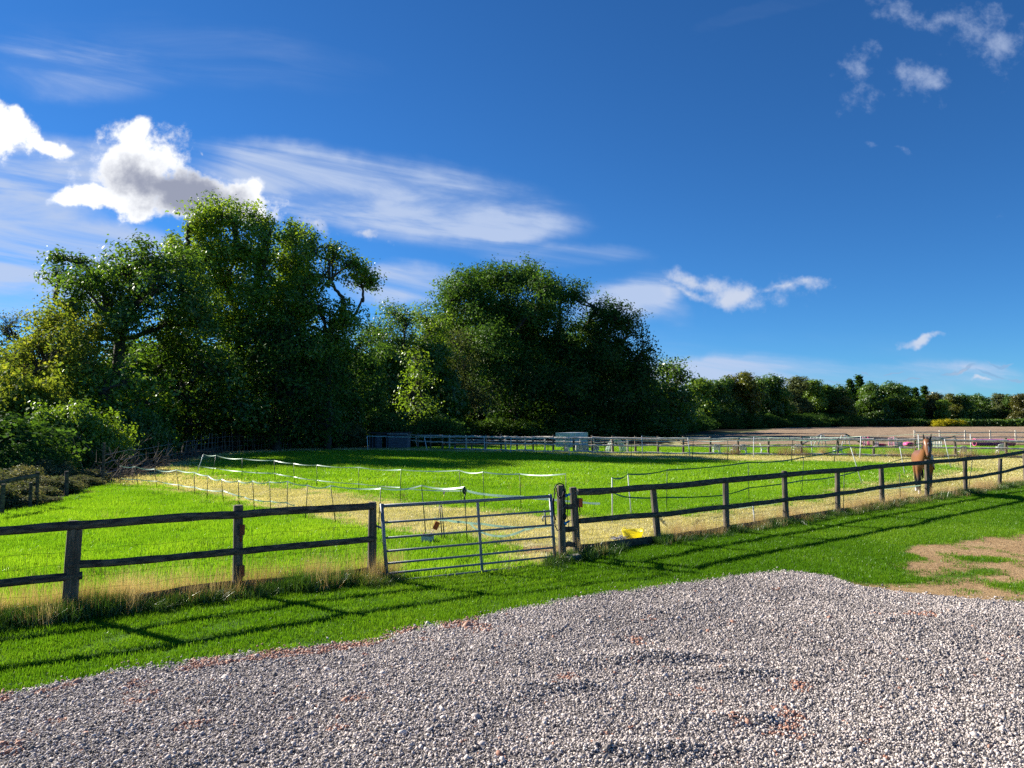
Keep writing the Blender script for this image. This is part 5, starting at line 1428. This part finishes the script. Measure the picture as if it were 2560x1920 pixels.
# more of the same wood standing behind and between them; nothing tells these apart
for i in range(26):
    px = 1745 + i * 34 + rn.uniform(-8, 8); Y = 236 + rn.uniform(-4, 10); h = atY(px, np.interp(px, [1745, 1900, 2150, 2300, 2560, 2700], [965, 962, 975, 990, 998, 998]) + rn.uniform(-6, 6), Y).z
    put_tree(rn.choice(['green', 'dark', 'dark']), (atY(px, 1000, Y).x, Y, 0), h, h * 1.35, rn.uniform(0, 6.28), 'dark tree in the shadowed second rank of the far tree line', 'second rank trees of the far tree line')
for i, (px, py, Y, kd) in enumerate([(250, 900, 50, 'fresh'), (345, 880, 52, 'green'), (455, 870, 60, 'green'), (560, 860, 62, 'green'), (650, 870, 60, 'dark'), (745, 850, 60, 'green'), (825, 870, 62, 'green'), (905, 880, 68, 'dark'), (960, 860, 78, 'green'), (1080, 840, 84, 'green'), (1130, 960, 88, 'dark')]):
    p = atY(px, py, Y); put_tree(kd, (p.x, Y, 0), p.z, p.z * .95, rn.uniform(0, 6.28), 'leafy tree low in the wood edge, %s from the left behind the old fence line' % ORD[i], 'leafy understorey trees of the wood edge')
# darker trees deep in the left and middle woods
DW = [(60, 80, 880), (170, 76, 860), (330, 82, 840), (450, 86, 830), (560, 84, 850), (680, 84, 850), (790, 88, 860), (900, 96, 870), (1000, 112, 850), (1080, 118, 860), (1180, 122, 800), (1290, 124, 780), (1400, 124, 820), (1500, 122, 860), (1590, 128, 900), (1650, 135, 950), (1700, 150, 975), (-60, 70, 900)]
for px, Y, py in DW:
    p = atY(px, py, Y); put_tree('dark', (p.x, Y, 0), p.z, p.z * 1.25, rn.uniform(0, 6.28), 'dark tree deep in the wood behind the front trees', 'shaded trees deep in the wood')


# ---------------------------------------------------------------- bushes
def unit_bush(name, mat, seed, twiggy=False):
    rs = np.random.RandomState(seed); L = []
    for i in range(9):
        a = rs.uniform(0, 6.28); q = rs.uniform(.1, .55); L.append((math.cos(a) * q, math.sin(a) * q, rs.uniform(.2, .62), rs.uniform(.26, .40)))
    L.append((0, 0, .66, .32))
    P, N, S, T, C, r2 = crown_arrays(L, seed, .13, 30, .052, .070, .42, .30, .5, low=.0)
    V, q, tt = leaf_mesh(P, N, S, T, r2, .65); me = np_mesh('foliage', V, q, mat, tt)
    mb = MB()
    for i in range(26 if twiggy else 10):
        c = C[rs.randint(len(C))] * (1.15 if twiggy else 1.0); mb.tube([(rs.normal(0, .06), rs.normal(0, .06), -.03), (c[0] * .5, c[1] * .5, c[2] * .65), tuple(c)], [.016, .011, .004], 4)
    t = bpy.data.objects.new(name, None); t.empty_display_size = .2
    c = bpy.data.objects.new('foliage', me); c.parent = t
    tm = bpy.data.meshes.new('stems'); tm.from_pydata([Vector(p) for p in mb.v], [], mb.f); tm.materials.append(M_TWIG if twiggy else M_BARK)
    u_ = bpy.data.objects.new('stems', tm); u_.parent = t
    return t, [c, u_]


KIND['b_dark'] = unit_bush('bush', L_DEEP, 301); KIND['b_green'] = unit_bush('bush', L_OAK, 302); KIND['b_pale'] = unit_bush('bush', L_PALE, 303)
KIND['b_fresh'] = unit_bush('bush', L_ASH, 304); KIND['b_lime'] = unit_bush('bush', L_YEL, 307); KIND['b_bramble'] = unit_bush('bramble', L_BRAM, 305, True); KIND['b_yellow'] = unit_bush('bush', leafy('yellow_leaves', (.30, .30, .01), (.48, .44, .015), (.62, .55, .03), trans=.4, gloss=.03), 306)


def bush(kind, px, py_top, Y, w, label, group=None):
    p = atY(px, py_top, Y); return put_tree(kind, (p.x, Y, 0), p.z / .95, w, rn.uniform(0, 6.28), label, group, 'bush')


bush('b_pale', 872, 1046, 60.5, 2.1, 'round pale leaved bush left of the wooden hut')
bush('b_yellow', 2352, 1046, 203, 4.4, 'larger bright yellow bush standing out of the far hedge')
bush('b_yellow', 2403, 1049, 203, 2.2, 'smaller bright yellow bush right of the larger one in the far hedge')
bush('b_dark', 70, 1050, 32, 3.2, 'big dark bush at the left edge behind the brambles')
bush('b_fresh', 205, 1000, 35, 2.7, 'fresh green bush right of the big dark one at left')
bush('b_green', 330, 1025, 40, 2.6, 'mid green bush under the oak at left')
bush('b_lime', 20, 930, 38, 4.2, 'yellow green sunlit bush at the left edge above the dark one')
bush('b_lime', 110, 960, 40, 3.6, 'tall yellow green bush between the edge bush and the oak at left')
bush('b_green', 700, 1030, 60, 3.0, 'mid green bush behind the stake fence, middle of the left wood')
for i_, (px_, pt_, Y_) in enumerate(((40, 1110, 27), (120, 1105, 29.5), (215, 1110, 33), (300, 1100, 38))):
    bush('b_green' if i_ % 2 else 'b_dark', px_, pt_, Y_, 1.7, 'low green scrub bush behind the brambles, %s from the left' % ORD[i_], 'low scrub bushes behind the brambles')
bush('b_dark', -90, 1040, 28, 4.0, 'dark bush just past the left edge of the photo')
for i, (px, pt, Y, w, kd) in enumerate([(20, 1190, 21.5, 1.5, 'b_bramble'), (75, 1200, 22.6, 1.4, 'b_bramble'), (-60, 1180, 20, 1.7, 'b_bramble'), (135, 1190, 24.5, 1.5, 'b_bramble'), (190, 1180, 26.5, 1.4, 'b_bramble'), (235, 1172, 28.6, 1.4, 'b_bramble'), (285, 1178, 32, 1.1, 'b_bramble'), (335, 1165, 36, 1.2, 'b_bramble'), (10, 1150, 24, 1.9, 'b_bramble'), (110, 1150, 27, 1.8, 'b_bramble'), (50, 1165, 25, 1.2, 'b_bramble'), (160, 1160, 28, 1.3, 'b_bramble'), (215, 1150, 31, 1.3, 'b_bramble'), (30, 1225, 20.5, 1.0, 'b_bramble'), (95, 1215, 21.5, 1.0, 'b_bramble')]):
    k = ORD[i]
    bush(kd, px, pt + rn.uniform(-14, 30), Y, w * rn.uniform(.6, 1.1), 'greyish bramble thicket along the old fence at left, low and twiggy', 'bramble thickets along the old left fence')
for i in range(16):
    px = 380 + i * 84 + rn.uniform(-20, 20); Y = float(np.interp(px, [380, 830, 1100, 1700], [56, 66, 92, 100])) + rn.uniform(-1, 3)
    if 800 < px < 1090: Y = 66 + rn.uniform(0, 4)
    bush(rn.choice(['b_dark', 'b_dark', 'b_green']), px, 1045 + rn.uniform(-25, 15), Y, 3.4 * Y / 60, 'dark bush in the deep shade at the foot of the wood', 'shaded bushes at the foot of the wood')
for i in range(18):
    px = 1690 + i * 26; Y = float(np.interp(px, [1690, 1760, 1900, 2150], [128, 160, 184, 206])); 
    if px > 2165: break
    bush('b_dark', px, 1035, Y, 5.5, 'dark bush at the foot of the far tree line beside the field', 'shaded bushes at the foot of the far tree line')


def hedge():
    rs = np.random.RandomState(9); x0, x1 = atY(2172, 1060, 204).x, atY(2700, 1060, 204).x
    n = 2600; x = rs.uniform(x0, x1, n); u = rs.rand(n)
    C = np.stack([x, 204 + rs.normal(0, .55, n), np.clip(rs.beta(3, 1.6, n) * (1.75 + .5 * fbm(x, x * 0, .25, 3)), .05, 9)], 1)
    I = np.repeat(np.arange(n), 12); P = C[I] + rs.normal(size=(len(I), 3)) * .16; N = rs.normal(size=(len(I), 3)) + np.array([0, -.3, .8])
    t = thing('hedge', 'long low clipped hedge along the far side of the ploughed field', 'hedge', (x0, 204, 0))
    V, q, tt = leaf_mesh(P - np.array([x0, 204, 0]), N, rs.uniform(.22, .42, len(I)), np.clip(.4 + (fbm(C[I, 0], C[I, 0] * 0, .2, 2) - .5) * 1.4 + rs.normal(0, .1, len(I)), 0, 1), rs, .7)
    o = bpy.data.objects.new('foliage', np_mesh('foliage', V, q, L_OAK, tt)); sc.collection.objects.link(o); o.parent = t
    mb = MB()
    for k in range(60):
        xx = x0 + (x1 - x0) * k / 60; mb.tube([(xx, 204, -.1), (xx + rs.normal(0, .2), 204, 1.3)], [.05, .02], 5)
    mb.build('stems', M_BARK, t)


hedge()

# ---------------------------------------------------------------- old stake fence along the wood
we = [Vector((*p, 0)) for p in WOOD_EDGE]


def along(px):
    L = gp([(px, 1000 + 400)]); k = (px - 1280) / F
    for i in range(len(we) - 1):
        a, b = we[i], we[i + 1]; ka, kb = a.x / a.y, b.x / b.y
        if ka <= k <= kb:
            lo, hi = 0.0, 1.0
            for _ in range(30):
                m_ = (lo + hi) / 2; p = a.lerp(b, m_)
                if p.x / p.y < k: lo = m_
                else: hi = m_
            return a.lerp(b, lo)
    return we[0].copy()


t = thing('stake_fence', 'old leaning stake fence with dead brush along the wood at left', 'fence', tuple(along(420)))
rn = random.Random(12)
stk = []
for px in [388, 400, 408, 417, 425, 437, 449, 458, 467, 476, 484, 490, 497, 505, 512]:
    p = along(px); h = rn.uniform(1.05, 1.45); q = p + Vector((rn.uniform(-.3, .45), rn.uniform(-.1, .1), h)); stk.append((p, q))
for k in range(34):
    px = 522 + k * 9 + rn.uniform(-2, 2); p = along(px); h = rn.uniform(1.1, 1.6); stk.append((p, p + Vector((rn.uniform(-.15, .15), 0, h))))
for p, q in stk: MB().tube([p + Vector((0, 0, -.1)), p.lerp(q, .5) + Vector((rn.uniform(-.03, .03), 0, 0)), q], [.035, .03, .022], 6, rough=.12).build('stake', M_TWIG if rn.random() < .5 else M_POST, t)
for px, h in ((262, 1.55), (340, .8), (372, .9), (300, .9)):
    p = along(px); MB().tube([p + Vector((0, 0, -.1)), p + Vector((.02, 0, h))], .05 if px == 262 else .035, 8, rough=.1).build('post', M_RAIL, t)
wm = MB()
for z in (.45, .8, 1.1):
    ps = [along(px) + Vector((0, -.05, z + rn.uniform(-.05, .05))) for px in range(262, 820, 22)]
    wm.tube(ps, .008, 4, cap=False)
wm.build('wire', M_GREYNET, t)
bm = MB()
for i in range(300):
    px = rn.uniform(268, 560); p = along(px) + Vector((rn.uniform(-.4, .4), rn.uniform(-.1, .9), rn.uniform(0, .35))); a = rn.uniform(0, 3.14); l = rn.uniform(.4, 1.1)
    bm.tube([p, p + Vector((math.cos(a) * l * .5, .1, abs(math.sin(a)) * l * .4)), p + Vector((math.cos(a) * l, 0, abs(math.sin(a)) * l * .6))], [.014, .01, .004], 4)
tag(bm.build('dead_brush', M_TWIG, t), kind='stuff')
# closer woven brush wall further back
t2 = thing('old_rail', 'broken dark post and rail remnant among brambles at the left edge', 'fence', tuple(along(60)))
A0, B0 = along(-40) + Vector((0, -.1, .75)), along(104) + Vector((0, -.1, .85))
rail_mb(A0, B0, .06, seed=900).build('rail', M_RAIL, t2)
for px, h in ((104, .95), (88, .7), (20, .8)):
    p = along(px) + Vector((0, -.1, 0)); MB().tube([p + Vector((0, 0, -.1)), p + Vector((.02, 0, h))], .045, 8, rough=.1).build('post', M_RAIL, t2)
p = along(172); tag(post_mb(p + Vector((0, 0, -.1)), p + Vector((0, 0, .8)), .06, seed=3).build('fence_post', M_RAIL), 'short dark stump of a post between brambles left of the brush', 'post')
# dead branches rising from the scrub at left
t = thing('dead_branches', 'tangle of bare dead branches over the brambles at left', 'branches', tuple(at(200, 1200)))
bm = MB(); rn = random.Random(5)
for i in range(16):
    b = at(rn.uniform(120, 270), 1200); s_ = Vector((b.x, b.y + rn.uniform(.5, 4), .2)); a = rn.uniform(.2, 1.2); l = rn.uniform(.7, 2.0); d = rn.choice((-1, 1, 1))
    e = s_ + Vector((d * math.cos(a) * l, rn.uniform(-.4, .4), math.sin(a) * l)); mid = s_.lerp(e, .5) + Vector((rn.uniform(-.2, .2), 0, rn.uniform(0, .25)))
    bm.tube([s_, mid, e], [.03, .018, .006], 5)
    for k in range(3):
        q = mid.lerp(e, rn.random()); bm.tube([q, q + Vector((rn.uniform(-.5, .5), rn.uniform(-.2, .2), rn.uniform(.1, .5)))], [.01, .004], 4)
bm.build('branch', M_TWIG, t)


# ---------------------------------------------------------------- horse
def horse():
    HX, HY = 13.22, 23.9; ANG = R(-114)
    root = thing('horse', 'bay brown horse with white blaze looking over the rail fence', 'horse', (HX, HY, 0)); root.pop('_o')
    root.rotation_euler = (0, 0, ANG); root['_h'] = 1; del root['_h']
    N = []; E = []

    def nd(p, r, par=None):
        N.append((p, r)); i = len(N) - 1
        if par is not None: E.append((par, i))
        return i
    pelvis = nd((-.50, 0, 1.20), (.27, .27))
    rump = nd((-.72, 0, 1.17), (.20, .22), pelvis)
    loin = nd((-.22, 0, 1.16), (.275, .27), pelvis); rib = nd((.08, 0, 1.13), (.30, .30), loin); sh = nd((.36, 0, 1.16), (.27, .29), rib)
    ch = nd((.56, 0, 1.17), (.20, .23), sh)
    n1 = nd((.70, .0, 1.36), (.135, .185), ch); n2 = nd((.84, .02, 1.55), (.105, .15), n1); n3 = nd((.96, .03, 1.70), (.09, .12), n2)
    h1 = nd((1.05, .04, 1.745), (.125, .14), n3); h2 = nd((1.13, .045, 1.62), (.135, .14), h1); h3 = nd((1.20, .05, 1.47), (.108, .112), h2); h4 = nd((1.255, .055, 1.34), (.078, .078), h3); h5 = nd((1.285, .06, 1.245), (.080, .072), h4)
    for s in (-1, 1):
        a = nd((.38, s * .15, .93), (.125, .10), sh); b = nd((.34, s * .165, .76), (.085, .075), a); c = nd((.40, s * .155, .50), (.058, .055), b); d = nd((.40, s * .155, .44), (.052, .05), c)
        e = nd((.41, s * .15, .20), (.038, .036), d); f = nd((.42, s * .15, .13), (.047, .044), e); g = nd((.455, s * .15, .07), (.045, .043), f); nd((.475, s * .15, .022), (.062, .060), g)
        oy = .10 if s > 0 else 0
        a = nd((-.56, s * .14, .97), (.19, .14), pelvis); b = nd((-.50 + oy, s * .16, .78), (.115, .09), a); c = nd((-.70 + oy, s * .15, .52), (.065, .055), b); d = nd((-.70 + oy, s * .15, .45), (.05, .046), c)
        e = nd((-.66 + oy, s * .15, .20), (.038, .036), d); f = nd((-.65 + oy, s * .15, .13), (.047, .044), e); g = nd((-.62 + oy, s * .15, .07), (.045, .043), f); nd((-.60 + oy, s * .15, .022), (.062, .060), g)
    me = bpy.data.meshes.new('body'); me.from_pydata([p for p, r in N], E, []); o = bpy.data.objects.new('body', me); sc.collection.objects.link(o)
    o.modifiers.new('skin', 'SKIN'); 
    if not me.skin_vertices: me.skin_vertices.new()
    for i, (p, r) in enumerate(N): k_ = 1.0 if p[0] > 1.0 else 1.12 if r[0] > .1 else 1.18; me.skin_vertices[0].data[i].radius = (r[0] * k_, r[1] * k_)
    me.skin_vertices[0].data[0].use_root = True
    sb = o.modifiers.new('sub', 'SUBSURF'); sb.levels = 3; sb.render_levels = 3
    dg = bpy.context.evaluated_depsgraph_get(); dg.update(); m2 = bpy.data.meshes.new_from_object(o.evaluated_get(dg)); m2.name = 'body'
    bpy.data.objects.remove(o)
    V = np.zeros(len(m2.vertices) * 3, np.float32); m2.vertices.foreach_get('co', V); V = V.reshape(-1, 3)
    x, y, z = V.T
    col = np.tile(np.array([.20, .074, .020]), (len(V), 1))
    def mixc(mask, c): col[:] = col * (1 - mask[:, None]) + np.array(c) * mask[:, None]
    st = lambda a, lo, hi: np.clip((a - lo) / (hi - lo), 0, 1)
    mixc(st(z, .60, 1.0) * st(-z, -1.35, -1.0) * st(x, -.2, .6) * .25, (.36, .15, .05))
    mixc(st(-z, -.72, -.50), (.016, .012, .010))                                  # black lower legs
    mixc(((x < 0) | (y < 0)) * st(-z, -.19, -.13) * (z > .05), (.50, .47, .42))    # white socks
    mixc(st(-z, -.055, -.045), (.05, .045, .04))
    mixc(((x > .98) & (z < 1.33)) * st(-z, -1.34, -1.28), (.022, .018, .018))      # dark muzzle
    hd = (x > 1.0)
    tt = (1.78 - z) / .5; cx_ = 1.05 + tt * .24 + .075
    blaze = hd & (np.abs(y - (.045 + .015 * tt)) < .016 + .010 * np.sin(z * 30)) & (z < 1.70) & (z > 1.40) & (x > cx_ - .04)
    col[blaze] = (.62, .58, .54)
    mixc(((z > 1.42) & (x > .3) & (x < .99)) * st(z - (1.05 + .62 * np.clip(x, .4, 1)), .06, .14) * .6, (.03, .02, .015))
    a = m2.color_attributes.new('coat', 'FLOAT_COLOR', 'POINT'); a.data.foreach_set('color', np.concatenate([col, np.ones((len(V), 1))], 1).astype(np.float32).ravel())
    m = bpy.data.materials.new('horse_coat'); m.use_nodes = True; T = NT(m.node_tree); p = m.node_tree.nodes['Principled BSDF']
    at_ = T.new('ShaderNodeAttribute', attribute_name='coat'); n = T.noise(T.new('ShaderNodeTexCoord').outputs['Object'], 9, 4, .6)
    T.put(p.inputs['Base Color'], T.mix(T.m('MULTIPLY', n, .5), at_.outputs['Color'], T.mix(1.0, at_.outputs['Color'], (.6, .55, .5), 'MULTIPLY')))
    p.inputs['Roughness'].default_value = .42; p.inputs['Specular IOR Level'].default_value = .4
    p.inputs['Sheen Weight'].default_value = .15
    m2.materials.clear(); m2.materials.append(m); m2.polygons.foreach_set('use_smooth', [True] * len(m2.polygons))
    b = bpy.data.objects.new('body', m2); sc.collection.objects.link(b); b.parent = root
    M_DH = basic('black_horsehair', (.018, .014, .012), .6, scale=30)
    for s in (-1, 1):
        e = MB(); pr = [(-.02, .040), (.05, .048), (.11, .036), (.165, .013), (.18, .002)]
        e.tube([(1.015 + q * .12, .045 + s * (.085 + q * .16), 1.80 + q) for q, r in pr], [r for q, r in pr], 8, flat=.55); e.build('ear', M_DH, root, True)
        MB().ball((1.175, .045 + s * .105, 1.63), (.024, .018, .022)).build('eye', M_BLACK, root, True)
        MB().ball((1.352, .058 + s * .036, 1.262), (.010, .011, .015)).build('nostril', M_BLACK, root, True)
    rn = random.Random(1); mb = MB()
    for i in range(90):
        f = rn.random(); q = Vector((.62, .0, 1.54)).lerp(Vector((1.0, .03, 1.83)), f); s = rn.choice((-1, -1, -1, 1)); l = rn.uniform(.14, .28)
        mb.tube([q, q + Vector((rn.uniform(-.03, .03), s * .07, -l * .3)), q + Vector((rn.uniform(-.05, .05), s * (.11 + .02 * rn.random()), -l))], [.018, .014, .004], 4)
    for i in range(16):
        q = Vector((1.06, .04 + rn.uniform(-.03, .03), 1.85)); mb.tube([q, q + Vector((.06, rn.uniform(-.03, .03), -.06)), q + Vector((.085, rn.uniform(-.045, .045), -rn.uniform(.11, .17)))], [.016, .012, .003], 4)
    mb.build('mane', M_DH, root)
    mb = MB()
    for i in range(50):
        q = Vector((-.90, rn.uniform(-.03, .03), 1.22)); mb.tube([q, q + Vector((-.08, rn.uniform(-.03, .03), -.18)), q + Vector((-.07 + rn.uniform(-.05, .05), rn.uniform(-.09, .09), -rn.uniform(.55, .85)))], [.02, .018, .004], 4)
    mb.build('tail', M_DH, root)


horse()
finish()
